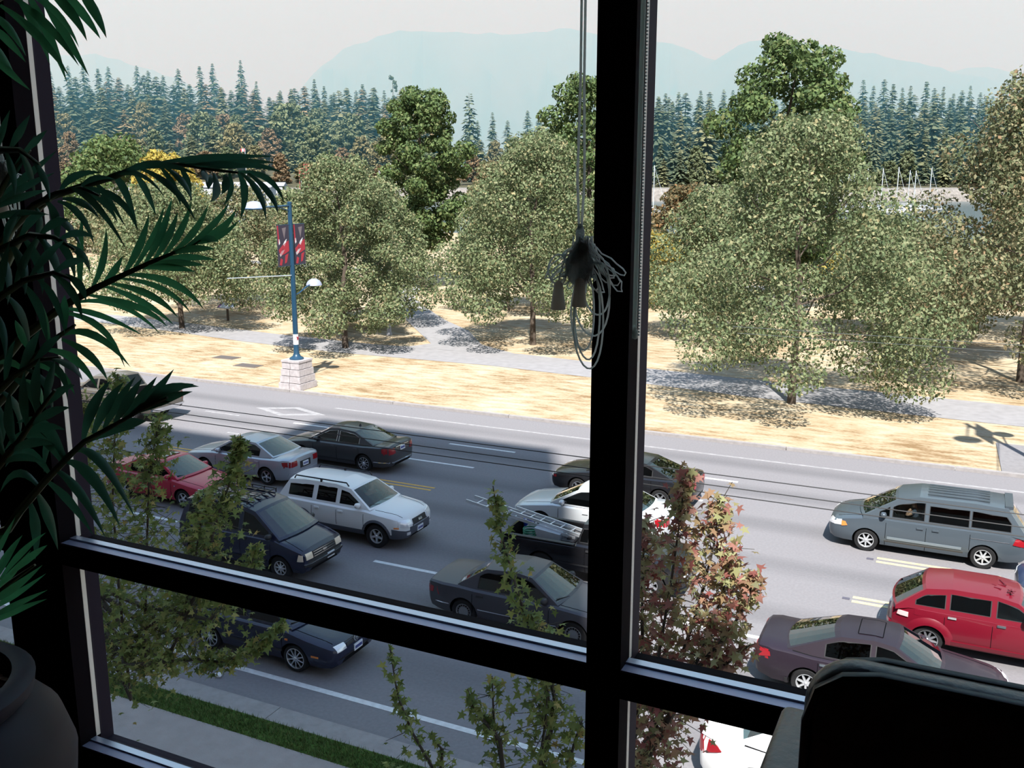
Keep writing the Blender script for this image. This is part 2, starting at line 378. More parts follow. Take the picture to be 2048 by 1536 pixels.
ridge('mountain_main', [(520, 330), (590, 200), (640, 150), (690, 108), (760, 82), (800, 69), (850, 73), (900, 71), (960, 76), (1060, 77), (1130, 63), (1190, 76), (1310, 89), (1400, 118), (1480, 150), (1600, 230), (1750, 330)], 3600, 'broad hazy blue mountain above the treetops', 3)
ridge('mountain_shoulder', [(1180, 330), (1330, 180), (1430, 122), (1470, 97), (1530, 80), (1590, 96), (1650, 99), (1720, 113), (1800, 129), (1880, 146), (1990, 168), (2100, 185), (2300, 250), (2500, 320)], 3300, 'rounded hazy ridge falling away beside the main mountain', 4)
ridge('mountain_distant', [(-250, 150), (20, 128), (90, 122), (160, 116), (205, 114), (240, 121), (300, 142), (360, 158), (420, 190), (520, 300)], 3900, 'small distant hazy hill above the dark conifers', 5)
ridge('mountain_low', [(1780, 300), (1850, 160), (1900, 143), (1935, 138), (1980, 142), (2048, 172), (2140, 230), (2250, 320)], 3950, 'faint farthest rounded summit behind the ridge', 6)
hz = bpy.data.materials.new('summer_haze'); hz.use_nodes = True; t = hz.node_tree; t.nodes.clear()
ho = t.nodes.new('ShaderNodeOutputMaterial'); vs_ = t.nodes.new('ShaderNodeVolumeScatter')
vs_.inputs['Color'].default_value = (0.273, 0.78, 1.0, 1); vs_.inputs['Density'].default_value = 0.00112; vs_.inputs['Anisotropy'].default_value = 0.0
va_ = t.nodes.new('ShaderNodeVolumeAbsorption'); va_.inputs['Color'].default_value = (0.153, 0.0, 0.12, 1); va_.inputs['Density'].default_value = 0.00017
av_ = t.nodes.new('ShaderNodeAddShader'); t.links.new(vs_.outputs[0], av_.inputs[0]); t.links.new(va_.outputs[0], av_.inputs[1])
t.links.new(av_.outputs[0], ho.inputs['Volume'])
hb = MB().box(-9000, 9000, 515, 5400, -30, 1100)
ho_ = hb.build('haze', hz, M=Matrix.Rotation(YAW, 4, 'Z'))
tag(ho_, 'pale summer haze hanging in front of the mountains', 'haze', kind='stuff')

# ------------------------------------------------------------------ the building we stand in
struct(MB().box(-70, 9, -22, 1.62, -0.2, 8.62).build('wall_lower_storeys', M_BLDG), 'lower storeys of the building under the window')
tw = MB().box(-70, 0.9, -22, 1.9, 12.2, 39.0)
tw.box(-12.4, -1.2, 1.9, 6.0, 30.0, 39.0)
struct(tw.build('wall_tower', M_BLDG), 'upper storeys of the building that shade the street')
struct(MB().box(0.9, 9, -22, 1.9, 12.2, 15.4).build('roof_podium_shade', M_BLDG), 'unseen podium roof over the room, raised to shade the reddish maple')  # out of view; its height is set to shade the reddish maple
struct(MB().box(-5.2, 4.2, -6, 1.66, 8.62, 8.85).build('floor', M_FLOOR), 'dark reddish wooden room floor')
struct(MB().box(-5.2, 4.2, -6, 1.66, 11.7, 12.2).build('ceiling', M_ROOM), 'dark room ceiling')
struct(MB().box(-5.4, -5.2, -6, 1.66, 8.62, 12.2).build('wall_left', M_ROOM), 'dark room wall')
struct(MB().box(4.2, 4.4, -6, 1.66, 8.62, 12.2).build('wall_right', M_ROOM), 'dark room wall')
struct(MB().box(-5.4, 4.4, -6.2, -6, 8.62, 12.2).build('wall_back', M_ROOM), 'dark room wall behind the camera')

# window wall: every bay is a window with its mullion, rails, spacers and panes
def bay(name, x0, x1, label):
    """glazed bay between x0 and x1 (clear opening)"""
    w_ = struct(thing(name, None, None), label)
    for tag_, z0, z1 in (('upper', 9.512, 11.55), ('lower', 8.955, 9.456)):
        MB().box(x0 - .004, x1 + .004, 1.603, 1.609, z0 - .004, z1 + .004).build('pane', M_PANE, w_)
        for xs in ((x0 - .004, x0), (x1, x1 + .004)):
            MB().box(xs[0], xs[1], 1.598, 1.614, z0, z1).build('spacer', M_SPACER, w_)
    MB().box(x0, x1, 1.55, 1.60, 9.456, 9.510).box(x0, x1, 1.613, 1.655, 9.452, 9.500).build('rail', [M_BRONZE], w_)
    MB().box(x0, x1, 1.553, 1.5785, 9.508, 9.5125).build('rail_cap', M_ALU2, w_)
    MB().box(x0, x1, 1.580, 1.599, 9.508, 9.5165).build('rail_bead', M_ALU, w_)
    MB().box(x0, x1, 1.55, 1.60, 8.88, 8.950).build('sill_rail', [M_BRONZE], w_); MB().box(x0, x1, 1.613, 1.655, 8.86, 8.93).build('sill_outside', M_OUTER, w_)
    MB().box(x0, x1, 1.553, 1.5785, 8.948, 8.9525).build('rail_cap', M_ALU2, w_)
    MB().box(x0, x1, 1.580, 1.599, 8.948, 8.9565).build('rail_bead', M_ALU, w_)
    MB().box(x0, x1, 1.49, 1.552, 8.85, 8.882).build('sill_step', M_ALU2, w_)
    MB().box(x0, x1, 1.55, 1.655, 11.55, 11.7).build('head_rail', M_BRONZE, w_)
    return w_
def post(name, x0, x1, label, y0=1.55):
    p_ = struct(thing(name, None, None), label)
    MB().box(x0, x1, y0, 1.60, 8.86, 11.7).build('mullion_face', M_BRONZE, p_)
    MB().box(x0 + .002, x1 - .002, 1.6, 1.613, 8.86, 11.7).build('gasket', M_BRONZE, p_)
    MB().box(x0, x1, 1.613, 1.655, 8.86, 11.7).build('mullion_outside', M_OUTER, p_)
bay('window_1', -1.985, -0.589, 'large fixed window with a low dark rail, next to the palm')
bay('window_2', -0.522, 0.84, 'window with a low dark rail above the black chair')
bay('window_3', -3.55, -2.20, 'window hidden behind the palm')
bay('window_4', 0.91, 2.3, 'window beyond the black chair')
post('trim_1', -2.20, -1.985, 'broad black window post behind the palm')
post('trim_2', -0.589, -0.522, 'black vertical window mullion')
post('trim_3', 0.84, 0.91, 'black mullion beyond the chair')
post('trim_4', -5.2, -3.55, 'dark wall panel beside the windows'); post('trim_5', 2.3, 4.2, 'dark wall panel beyond the windows')
# ------------------------------------------------------------------ vehicles
M_BLACK = mat('underbody_black', (.006, .006, .007), .8, spec=.1)
M_INT = mat('cabin_interior', (.018, .018, .02), .8, spec=.2)
M_TYRE = mat('tyre_rubber', (.016, .016, .017), .8, spec=.2)
M_RIM = mat('alloy_rim', (.62, .63, .66), .28, .9)
M_RIM2 = mat('silver_wheel_cover', (.55, .56, .58), .35, .5)
M_RIMD = mat('dull_wheel_cover', (.22, .22, .23), .4, .5)
M_GLASS = glass_mat('car_glass_dark', (.10, .13, .14), 1.6)
M_GLASSB = glass_mat('car_glass_black', (.015, .015, .018), 1.0)
M_GLASSC = glass_mat('car_glass_clear', (.52, .60, .58), 1.5)
M_SCREEN = glass_mat('windscreen_glass', (.22, .32, .34), 2.2)
M_HEAD = mat('headlamp_lens', (.78, .78, .80), .12, .3, coat=.6)
M_HEADW = mat('headlamp_warm', (.80, .66, .50), .2, .1, coat=.5)
M_TAIL = mat('tail_lamp_red', (.27, .008, .014), .25, coat=.4)
M_AMBER = mat('amber_lens', (.70, .22, .05), .25, coat=.5)
M_CHROME = mat('chrome', (.75, .76, .78), .12, 1.0)
M_PLASTIC = mat('black_plastic', (.02, .02, .022), .55)
M_PLATE = mat('licence_plate', (.72, .74, .78), .5)
M_PLATEINK = mat('licence_ink', (.07, .09, .28), .6)
M_SEAM = mat('panel_gap', (.004, .004, .005), .9, spec=.05)
M_GREYCLAD = mat('grey_cladding', (.07, .075, .095), .6)
M_SEAT = mat('car_seat', (.045, .045, .05), .8)
WHEELS = {}
def wheel_mesh(key):
    """tyre and rim meshes; outer face at +y"""
    if key in WHEELS: return WHEELS[key]
    r, wd, rr, style, rmat = key
    Mx = Matrix.Rotation(-pi / 2, 4, 'X')  # z -> +y
    h = wd / 2
    ty = MB().lathe([(rr * .97, -h), (r * .93, -h), (r * .985, -h * .75), (r, -h * .4), (r, h * .4), (r * .985, h * .75), (r * .93, h), (rr * 1.02, h * .98), (rr * .97, h * .7), (rr * .97, -h)], 30, Mx)
    tm = ty.mesh('tyre', 40); tm.materials.append(M_TYRE)
    b = MB()
    b.lathe([(rr * 1.0, h * .93), (rr * .93, h * .96), (rr * .90, h * .80), (rr * .88, h * .2)], 30, Mx)
    def disc(r0, z0, r1, z1): b.lathe([(r0, z0), (r1, z1)], 30, Mx)
    n, wi, wo, cover = {'five': (5, .34, .26, 0), 'six': (6, .30, .20, 0), 'seven': (7, .26, .16, 0), 'mesh': (10, .16, .11, 0), 'nine': (9, .26, .16, 0), 'cover': (8, .30, .10, 1), 'flat': (15, .07, .07, 2)}[style]
    zc = h * .72
    if cover == 2:                         # full disc cover with narrow slots round the edge
        disc(0.0, zc + .03, rr * .62, zc + .02); disc(rr * .62, zc + .02, rr * .66, zc - .005); disc(rr * .86, zc, rr * .93, zc + .01)
    for k in range(n):
        a = 2 * pi * k / n + pi / 2
        for (r0, w0, z0), (r1, w1, z1) in ((((.14 if cover < 2 else .64) * rr, wi * rr * .9, zc + .012 if cover < 2 else zc), (.91 * rr, wo * rr * (1.5 if style == 'six' else 1), zc)),):
            ca, sa = cos(a), sin(a)
            P = []
            for z_ in (0, -.035):
                for (rad, w_, z) in ((r0, w0, z0), (r1, w1, z1)):
                    for sd in (-1, 1): P.append(Mx @ Vector((rad * ca - sd * w_ / 2 * sa, rad * sa + sd * w_ / 2 * ca, z + z_)))
            b.add(P, [(0, 1, 3, 2), (4, 6, 7, 5), (0, 2, 6, 4), (1, 5, 7, 3), (2, 3, 7, 6)])
    b.lathe([(0.0, zc + .03), (rr * .10, zc + .03), (rr * .2, zc + .005), (rr * .2, zc - .03)], 16, Mx)
    rm = b.mesh('rim', 35); rm.materials.append(rmat)
    bk = MB().lathe([(0, h * .1), (rr * .9, h * .1)], 20, Mx).mesh('wheel_back'); bk.materials.append(M_BLACK)
    WHEELS[key] = (tm, rm, bk)
    return WHEELS[key]

SEC = [(0, 0), (.74, 0), (.90, .05), (.975, .26), (1.0, .52), (.99, .78), (.965, .93), (.90, 1.0), (.5, 1.0), (0, 1.0)]
def lerp(a, b, t): return a + (b - a) * t
def interp(tab, x, k):
    for a, b in zip(tab, tab[1:]):
        if a[0] >= x >= b[0]: return lerp(a[k], b[k], (a[0] - x) / max(1e-9, a[0] - b[0]))
    return tab[0][k] if x > tab[0][0] else tab[-1][k]
def sect(zb, zt, hw, crown):
    h = zt - zb; one = []
    for i, (fy, fz) in enumerate(SEC):
        z = zb + h * fz
        if i == 8: z += crown * .75
        if i == 9: z += crown
        if i == 7: z -= .012
        one.append((fy * hw, z))
    return one
class Car:
    def __init__(s, name, label, cat, loc, heading, sp, group=None):
        s.sp = sp; s.root = thing(name, label, cat, (loc[0], loc[1], 0), 0 if heading > 0 else pi, group)
        L = sp['L']; s.L = L; s.paint = sp['paint']; st = sp['st']
        # resample stations (front to rear)
        S = []
        for a, b in zip(st, st[1:]):
            n = max(1, int((a[0] - b[0]) / .28)); S += [tuple(lerp(a[k], b[k], i / n) for k in range(4)) for i in range(n)]
        S.append(st[-1]); s.S = S
        crown = sp.get('crown', .035)
        gp = sp['gh']; xg0, xg1 = gp[0][0], gp[-1][0]
        b = MB(); ring = []
        for x, zb, zt, hw in S:
            o = sect(zb, zt, hw, crown if abs(x) < L / 2 - .02 else crown * .3)
            r_ = [(x, y, z) for y, z in o] + [(x, -y, z) for y, z in o[-2:0:-1]]
            ring.append(r_)
        n = len(ring[0]); vs = [p for r_ in ring for p in r_]; fs = []; ms = []
        for i in range(len(ring) - 1):
            xm = (S[i][0] + S[i + 1][0]) / 2
            for k in range(n):
                kk = k if k < 9 else n - 1 - k
                fs.append((i * n + k, i * n + (k + 1) % n, (i + 1) * n + (k + 1) % n, (i + 1) * n + k))
                mi = 0
                if kk == 0: mi = 1
                elif kk >= 7 and xg1 + .12 < xm < xg0 - .18: mi = 1
                elif sp.get('clad') and kk <= 2: mi = 2
                elif sp.get('bumper') and kk <= sp.get('bumper_row', 3) and (xm > L / 2 - sp['bumper'] or xm < -L / 2 + sp['bumper']): mi = 2
                ms.append(mi)
        for end in (0, len(ring) - 1):
            c = len(vs); z0, z1 = S[end][1], S[end][2]; vs.append((S[end][0] + (.012 if end == 0 else -.012), 0, (z0 + z1) / 2))
            for k in range(n):
                f = (end * n + k, end * n + (k + 1) % n, c); fs.append(f if end else f[::-1]); ms.append(2 if sp.get('bumper') else 0)
        b.v = vs; b.f = fs; b.m = ms
        me = b.mesh('body'); mats = [s.paint, M_BLACK, sp.get('cladmat', M_PLASTIC)]
        for m in mats: me.materials.append(m)
        ob = bpy.data.objects.new('tmp', me); COL.objects.link(ob)
        # cutters: wheel wells and the open bed of a pickup
        cut = MB(); wr = sp['wheel'][0]; hwm = max(x[3] for x in S)
        for xw in (sp['xf'], sp['xr']):
            for sd in (-1, 1):
                Mx = Matrix.Translation((xw, sd * hwm, wr)) @ Matrix.Rotation(-pi / 2 * sd, 4, 'X')
                q = MB().lathe([(0, -.30), (wr + sp.get('arch', .055), -.30), (wr + sp.get('arch', .055), .2), (0, .2)], 26, Mx); 
                cut.add(q.v, q.f, 1)
        if 'bed' in sp:
            x0, x1, yw, zf = sp['bed']; cut.box(x0, x1, -yw, yw, zf, 2.5, 1)
        cm = cut.mesh('cut'); bmc = bmesh.new(); bmc.from_mesh(cm); bmesh.ops.remove_doubles(bmc, verts=bmc.verts, dist=1e-5); bmesh.ops.recalc_face_normals(bmc, faces=bmc.faces); bmc.to_mesh(cm); bmc.free()
        for m in mats: cm.materials.append(m)
        bmc = bmesh.new(); bmc.from_mesh(me); bmesh.ops.remove_doubles(bmc, verts=bmc.verts, dist=1e-5); bmesh.ops.recalc_face_normals(bmc, faces=bmc.faces); bmc.to_mesh(me); bmc.free()
        oc = bpy.data.objects.new('tmpc', cm); COL.objects.link(oc)
        md = ob.modifiers.new('b', 'BOOLEAN'); md.object = oc; md.operation = 'DIFFERENCE'; md.solver = 'EXACT'
        dg = bpy.context.evaluated_depsgraph_get(); dg.update()
        res = bpy.data.meshes.new_from_object(ob.evaluated_get(dg)); res.name = 'body'
        bpy.data.objects.remove(ob); bpy.data.objects.remove(oc)
        res.polygons.foreach_set('use_smooth', [True] * len(res.polygons)); res.set_sharp_from_angle(angle=R(sp.get('smooth', 32)))
        s.body = link('body', res, None, s.root)
        bm = bmesh.new(); bm.from_mesh(me); s.bvh = BVHTree.FromBMesh(bm); bm.free()   # uncut shell carries the trim
        s.greenhouse(); s.wheels()
    # ---- cabin
    def gy(s, z):
        sp = s.sp; return sp['yb'] - sp['lean'] * (z - sp['zbelt'])
    def prof(s, x):
        g = s.sp['gh']
        for a, b in zip(g, g[1:]):
            if a[0] >= x >= b[0]: return lerp(a[1], b[1], (a[0] - x) / max(1e-6, a[0] - b[0]))
        return 0
    def greenhouse(s):
        sp = s.sp; g = sp['gh']; U = [-1, -.92, -.6, -.3, 0, .3, .6, .92, 1]
        def row(x, z, bul, cr):
            y = s.gy(z); return [(x + bul * (1 - u * u), u * y, z + cr * (1 - u * u)) for u in U]
        shell = MB(); ns = len(g)
        for i in range(ns - 1):
            a, b = g[i], g[i + 1]; tagk = a[4]
            if tagk in ('ws', 'rw'):
                gl = MB(); T = [0, .08, .5, .92, 1] if tagk == 'ws' else [0, .1, .5, .93, 1]
                rr = [row(*[lerp(a[k], b[k], t) for k in range(4)]) for t in T]
                for j in range(len(T) - 1):
                    for k in range(len(U) - 1):
                        q = [rr[j][k], rr[j][k + 1], rr[j + 1][k + 1], rr[j + 1][k]]
                        (gl if (0 < j < len(T) - 2) and (0 < k < len(U) - 2) else shell).add(q, [(0, 1, 2, 3)])
                gl.build('windscreen' if tagk == 'ws' else 'rear_window', sp.get('wsglass', M_SCREEN) if tagk == 'ws' else sp.get('rwglass', M_SCREEN), s.root, 30)
            else:
                n = max(1, int(abs(a[0] - b[0]) / .3)); rr = [row(*[lerp(a[k], b[k], t / n) for k in range(4)]) for t in range(n + 1)]
                shell.grid(rr)
        # sides with window openings
        zb0 = sp['zbelt']; wins = sp.get('wins', [])
        base = [(x, interp(s.S, x, 2) - .05) for x in np.linspace(g[-1][0], g[0][0], 12)]
        outer = [(p[0], p[1]) for p in g] + base[1:-1]
        if base[0][1] < g[-1][1] - .02: outer.insert(len(g), base[0])
        if base[-1][1] < g[0][1] - .02: outer.append(base[-1])
        holes = []
        for wdw in wins:
            xa, xb = wdw[0], wdw[1]; zlow = wdw[2] if len(wdw) > 2 else zb0 + .04; off = wdw[3] if len(wdw) > 3 else .07
            xs = np.linspace(xa, xb, 9); top = [(x, s.prof(x) - off) for x in xs if s.prof(x) - off > zlow + .03]
            poly = [(xa, zlow)] + top + [(xb, zlow)] if top else []
            P = [poly[0]]
            for p in poly[1:]:
                if abs(p[0] - P[-1][0]) + abs(p[1] - P[-1][1]) > .02: P.append(p)
            if len(P) >= 3: holes.append(P)
        bm = bmesh.new()
        def loop(P):
            v = [bm.verts.new((p[0], 0, p[1])) for p in P]
            for i in range(len(v)): bm.edges.new((v[i], v[(i + 1) % len(v)]))
        loop(outer)
        for P in holes: loop(P)
        bmesh.ops.triangle_fill(bm, use_beauty=True, use_dissolve=False, edges=bm.edges[:], normal=(0, 1, 0))
        bm.verts.index_update(); vs = [v.co.copy() for v in bm.verts]; fs = [tuple(v.index for v in f.verts) for f in bm.faces]; bm.free()
        for sd in (-1, 1):
            shell.add([(v.x, sd * s.gy(v.z), v.z) for v in vs], fs)
        shell.build('cabin_shell', s.paint, s.root, 34)
        for P, wdw in zip(holes, wins):
            for sd in (-1, 1):
                gm = sp.get('glass', M_GLASS)
                if len(wdw) > 4: gm = wdw[4]
                MB().add([(x, sd * (s.gy(z) - .004), z) for x, z in P], [tuple(range(len(P)))]).build('side_window', gm, s.root)
                rim = MB(); n = len(P); cx = sum(p[0] for p in P) / n; cz = sum(p[1] for p in P) / n
                vs_ = [(x, sd * (s.gy(z) + .003), z) for x, z in P]; k = .022
                vi = []
                for x, z in P:
                    dx, dz = cx - x, cz - z; l = sqrt(dx * dx + dz * dz); xi, zi = x + dx / l * k, z + dz / l * k
                    vi.append((xi, sd * (s.gy(zi) + .003), zi))
                rim.add(vs_ + vi, [(i, (i + 1) % n, n + (i + 1) % n, n + i) for i in range(n)]).build('window_trim', sp.get('wtrim', M_PLASTIC), s.root)
        # seats
        for x in sp.get('seats', ()):
            for y in (-.36, .36):
                h = s.prof(x) - .36
                MB().prism([(x - .06, y - .22, zb0 - .25), (x + .06, y - .22, zb0 - .25), (x - .06, y - .20, h), (x - .14, y - .20, h)], (0, .42, 0)).box(x - .15, x - .07, y - .12, y + .12, h, h + .16).build('seat', M_SEAT, s.root)
    def wheels(s):
        sp = s.sp; tm, rm, bk = wheel_mesh(sp['wheel']); wr, wd = sp['wheel'][:2]
        for xw in (sp['xf'], sp['xr']):
            hw = interp(s.S, xw, 3)
            for sd in (-1, 1):
                M = Matrix.Translation((xw, sd * (hw - wd / 2 - sp.get('inset', .03)), wr)) @ Matrix.Rotation(0 if sd > 0 else pi, 4, 'Z')
                w_ = link('wheel', tm, None, s.root, M); link('rim', rm, None, w_); link('wheel_back', bk, None, w_)
    # ---- trim draped on the shell
    def hit(s, side, a, b):
        D = {'front': (Vector((4, a, b)), Vector((-1, 0, 0))), 'rear': (Vector((-4, a, b)), Vector((1, 0, 0))), 'left': (Vector((a, 3, b)), Vector((0, -1, 0))), 'right': (Vector((a, -3, b)), Vector((0, 1, 0))), 'top': (Vector((a, b, 4)), Vector((0, 0, -1)))}[side]
        l, nrm, i, d = s.bvh.ray_cast(D[0], D[1])
        if l is None: l, nrm, i, d = s.bvh.find_nearest(D[0] + D[1] * 3.0)
        return l, -D[1]
    def patch(s, name, m, side, quad, n=4, k=4, off=.012, parent=None):
        """quad: four (a, b) corners on the projection plane of that side"""
        rows = []
        for i in range(n + 1):
            r_ = []
            for j in range(k + 1):
                u, v = i / n, j / k
                a = lerp(lerp(quad[0][0], quad[1][0], u), lerp(quad[3][0], quad[2][0], u), v); b = lerp(lerp(quad[0][1], quad[1][1], u), lerp(quad[3][1], quad[2][1], u), v)
                l, d = s.hit(side, a, b); r_.append(l + d * off)
            rows.append(r_)
        d = s.hit(side, *quad[0])[1]
        b = MB().grid(rows)
        edge = [rows[0][j] for j in range(k + 1)] + [rows[i][k] for i in range(1, n + 1)] + [rows[n][j] for j in range(k - 1, -1, -1)] + [rows[i][0] for i in range(n - 1, 0, -1)]
        b.grid([edge + [edge[0]], [p - d * (off + .02) for p in edge + [edge[0]]]])
        return b.build(name, m, parent or s.root, 40)
    def rect(s, name, m, side, a0, a1, b0, b1, **kw): return s.patch(name, m, side, [(a0, b0), (a1, b0), (a1, b1), (a0, b1)], **kw)
    def both(s, name, m, a0, a1, b0, b1, **kw):
        s.rect(name, m, 'left', a0, a1, b0, b1, **kw); s.rect(name, m, 'right', a0, a1, b0, b1, **kw)
    def pair(s, name, m, side, a0, a1, b0, b1, **kw):
        s.rect(name, m, side, a0, a1, b0, b1, **kw); s.rect(name, m, side, -a0, -a1, b0, b1, **kw)
    def qpair(s, name, m, side, quad, **kw):
        s.patch(name, m, side, quad, **kw); s.patch(name, m, side, [(-a, b) for a, b in quad] if side in ('front', 'rear') else quad, **kw)
    def qboth(s, name, m, quad, **kw):
        s.patch(name, m, 'left', quad, **kw); s.patch(name, m, 'right', quad, **kw)
    def plate(s, side, z, y=0.0, w=.15, h=.075):
        p = s.rect('licence_plate', M_PLATE, side, y - w, y + w, z - h, z + h, n=1, k=1, off=.025)
        for q in range(6):
            a = y - w * .72 + q * w * .29
            s.rect('plate_character', M_PLATEINK, side, a - .014, a + .014, z - h * .45, z + h * .45, n=1, k=1, off=.029, parent=p)
    def door(s, xs, z0, z1, handles, hm=None, hz=None):
        for x in xs: s.both('door_gap', M_SEAM, x - .006, x + .006, z0, z1, n=1, k=6, off=.004)
        for x in handles: s.both('door_handle', hm or s.paint, x - .085, x + .085, (hz or z1 - .09) - .022, (hz or z1 - .09) + .022, n=3, k=2, off=.03)
    def mirror(s, x, z, m=None):
        for sd in (-1, 1):
            y = s.gy(z) + .10
            b = MB(); Mx = Matrix.Translation((x, sd * y, z)) @ Matrix.Diagonal((.085, .115, .075, 1))
            b.lathe([(0, -1), (.6, -.85), (.95, -.35), (1, .2), (.75, .8), (0, 1)], 12, Mx); b.bar((x, sd * (y - .14), z - .05), (x, sd * y, z - .02), .05)
            b.build('mirror', m or s.paint, s.root, 50)
    def strip(s, m, z, h, x0, x1, off=.014, name='side_moulding'): s.both(name, m, x0, x1, z - h, z + h, n=14, k=1, off=off)
    def hoodline(s, x0, x1, y0, y1):
        for sd in (-1, 1): s.patch('hood_gap', M_SEAM, 'top', [(x0, sd * y0), (x1, sd * y1), (x1, sd * (y1 - .014)), (x0, sd * (y0 - .014))], n=8, k=1, off=.004)
    def lip(s, m, extra=.05, depth=.012):      # flared arch
        r0 = s.sp['wheel'][0] + s.sp.get('arch', .055)
        for xw in (s.sp['xf'], s.sp['xr']):
            for sd in ('left', 'right'):
                rows = [[], [], []]
                for i in range(19):
                    a = -.25 + (pi + .5) * i / 18
                    for j, rr in enumerate((r0 - .004, r0 + extra * .5, r0 + extra)):
                        l, d = s.hit(sd, xw + rr * cos(a), max(.2, s.sp['wheel'][0] + rr * sin(a))); rows[j].append(l + d * (depth if j < 2 else .001))
                MB().grid(rows).build('fender_lip', m, s.root, 50)
    def roof_bars(s, m, x0, x1, y, z, h=.05, posts=3, n=2):
        for sd in (-1, 1):
            b = MB(); b.tube([(x1, sd * y, z - h * .6), (x1 + .06, sd * y, z + h), (x0 - .08, sd * y, z + h), (x0, sd * y, z - h * .6)], .022, 6)
            for k in range(1, posts): xx = lerp(x0, x1, k / posts); b.bar((xx, sd * y, z - .03), (xx, sd * y, z + h), .05)
            b.build('roof_rail', m, s.root, 50)
    def roof_patch(s, name, m, x0, x1, yw, off=.008):
        cr_ = .05; rows = [[(x, y, s.prof(x) + cr_ * (1 - (y / s.gy(s.prof(x))) ** 2) + off) for y in np.linspace(-yw, yw, 7)] for x in np.linspace(x0, x1, 5)]
        MB().grid(rows).build(name, m, s.root, 40)
        for y in (-yw - .008, yw + .008): MB().grid([[(x, y + dy, s.prof(x) + cr_ * (1 - (y / s.gy(s.prof(x))) ** 2) + off + .001) for dy in (-.01, .01)] for x in np.linspace(x0, x1, 5)]).build('sunroof_gap', M_SEAM, s.root)
        for x in (x0, x1): MB().grid([[(x + dx, y, s.prof(x) + cr_ * (1 - (y / s.gy(s.prof(x))) ** 2) + off + .001) for dx in (-.01, .01)] for y in np.linspace(-yw, yw, 7)]).build('sunroof_gap', M_SEAM, s.root)
    def wiper(s, x, z, y=0.25):
        for yy in (y, -y):
            b = MB().bar((x + .02, yy, z + .01), (x - .12, yy - .42, z + .08), .018); b.build('wiper', M_PLASTIC, s.root)

def sedan(L, W, H, hz0, hz1, belt, dz0, dz1, xc, xd, zb=.18, nose=.04):
    h = W / 2; f = L / 2
    return [(f, .40, hz0 - .16, h * .62), (f - nose, .27, hz0 - .07, h * .80), (f - .14, .21, hz0 - .015, h * .91), (f - .36, zb, lerp(hz0, hz1, .22), h * .97), (f - .75, zb, lerp(hz0, hz1, .55), h * .995), (xc, zb, hz1, h), (xc - .5, zb, belt, h), (0, zb, belt + .005, h), (xd + .4, zb, belt + .015, h), (xd, zb, dz0, h * .995), (lerp(xd, -f, .5), zb + .01, lerp(dz0, dz1, .5), h * .985), (-f + .30, zb + .03, dz1 + .008, h * .95), (-f + .10, .25, dz1 - .005, h * .88), (-f + .03, .30, dz1 - .06, h * .80), (-f, .40, dz1 - .15, h * .68)]
def paint(name, col, rough=.3, metal=.0, coat=.35): return mat(name, col, rough, metal, coat=coat, spec=.35)
def gh(*pts): return [p if len(p) == 5 else p + ('r',) for p in pts]

P_SILVER = paint('silver_paint', (.40, .42, .47), .3, .45)
P_WHITE = paint('white_paint', (.72, .72, .72), .3)
P_DGREY = paint('dark_grey_paint', (.055, .056, .062), .3, .3)
P_TAUPE = paint('taupe_paint', (.12, .105, .09), .35, .2)
P_RED = paint('red_paint', (.42, .016, .045), .3)
P_CRIM = paint('crimson_paint', (.135, .0045, .014), .3)
P_NAVY = paint('navy_paint', (.014, .017, .04), .25)
P_BLACK = paint('black_paint', (.010, .010, .012), .22)
P_CHAR = paint('charcoal_paint', (.058, .057, .068), .4, .2, .15)
P_PLUM = paint('plum_paint', (.017, .011, .018), .4, .0, .08)
P_STEEL = paint('steel_blue_paint', (.078, .098, .118), .3, .3)
P_DBLUE = paint('dark_blue_paint', (.02, .03, .07), .3)
WSED = (.315, .20, .205, 'five', M_RIM)

def std_lights(c, hq, tq, hm=M_HEAD):
    c.qpair('headlight', hm, 'front', hq, n=5, k=3); c.qpair('tail_light', M_TAIL, 'rear', tq, n=5, k=3)

# silver sedan, heading away to the left
sp = dict(L=4.73, paint=P_SILVER, yb=.80, lean=.42, zbelt=.93, xf=1.38, xr=-1.36, wheel=WSED, st=sedan(4.73, 1.84, 1.44, .76, .93, .93, .97, 1.0, 1.0, -1.55),
    gh=gh((1.12, .93, .12, .02, 'ws'), (.28, 1.38, .05, .05), (-.1, 1.42, 0, .05), (-.75, 1.38, -.06, .05, 'rw'), (-1.62, .99, -.12, .02)), wins=[(.80, -.12), (-.20, -1.02)], seats=(-.05,))
c = Car('silver_sedan', 'silver four-door sedan behind the white wagon, heading away past the yellow line', 'car', (-22.75, 25.93), -1, sp)
std_lights(c, [(.40, .60), (.82, .62), (.80, .74), (.42, .70)], [(.44, .72), (.86, .70), (.84, .90), (.44, .90)]); c.qboth('tail_light', M_TAIL, [(-2.32, .73), (-2.08, .76), (-2.04, .89), (-2.30, .90)], n=3, k=2)
c.plate('rear', .72); c.rect('plate_recess', M_PLASTIC, 'rear', -.28, .28, .60, .83, n=2, k=2, off=.008); c.door((.85, -.18, -1.1), .28, .9, (-.02, -.98)); c.mirror(.75, 1.0)
c.strip(P_SILVER, .62, .012, -1.0, 1.0, .012); c.rect('bumper_step', P_SILVER, 'rear', -.8, .8, .42, .50, n=8, k=2, off=.03); c.hoodline(1.1, 2.1, .72, .66); c.wiper(1.12, .95)
c.rect('side_marker', M_AMBER, 'right', 2.08, 2.22, .60, .66, n=2, k=1); c.rect('side_marker', M_AMBER, 'left', 2.08, 2.22, .60, .66, n=2, k=1)

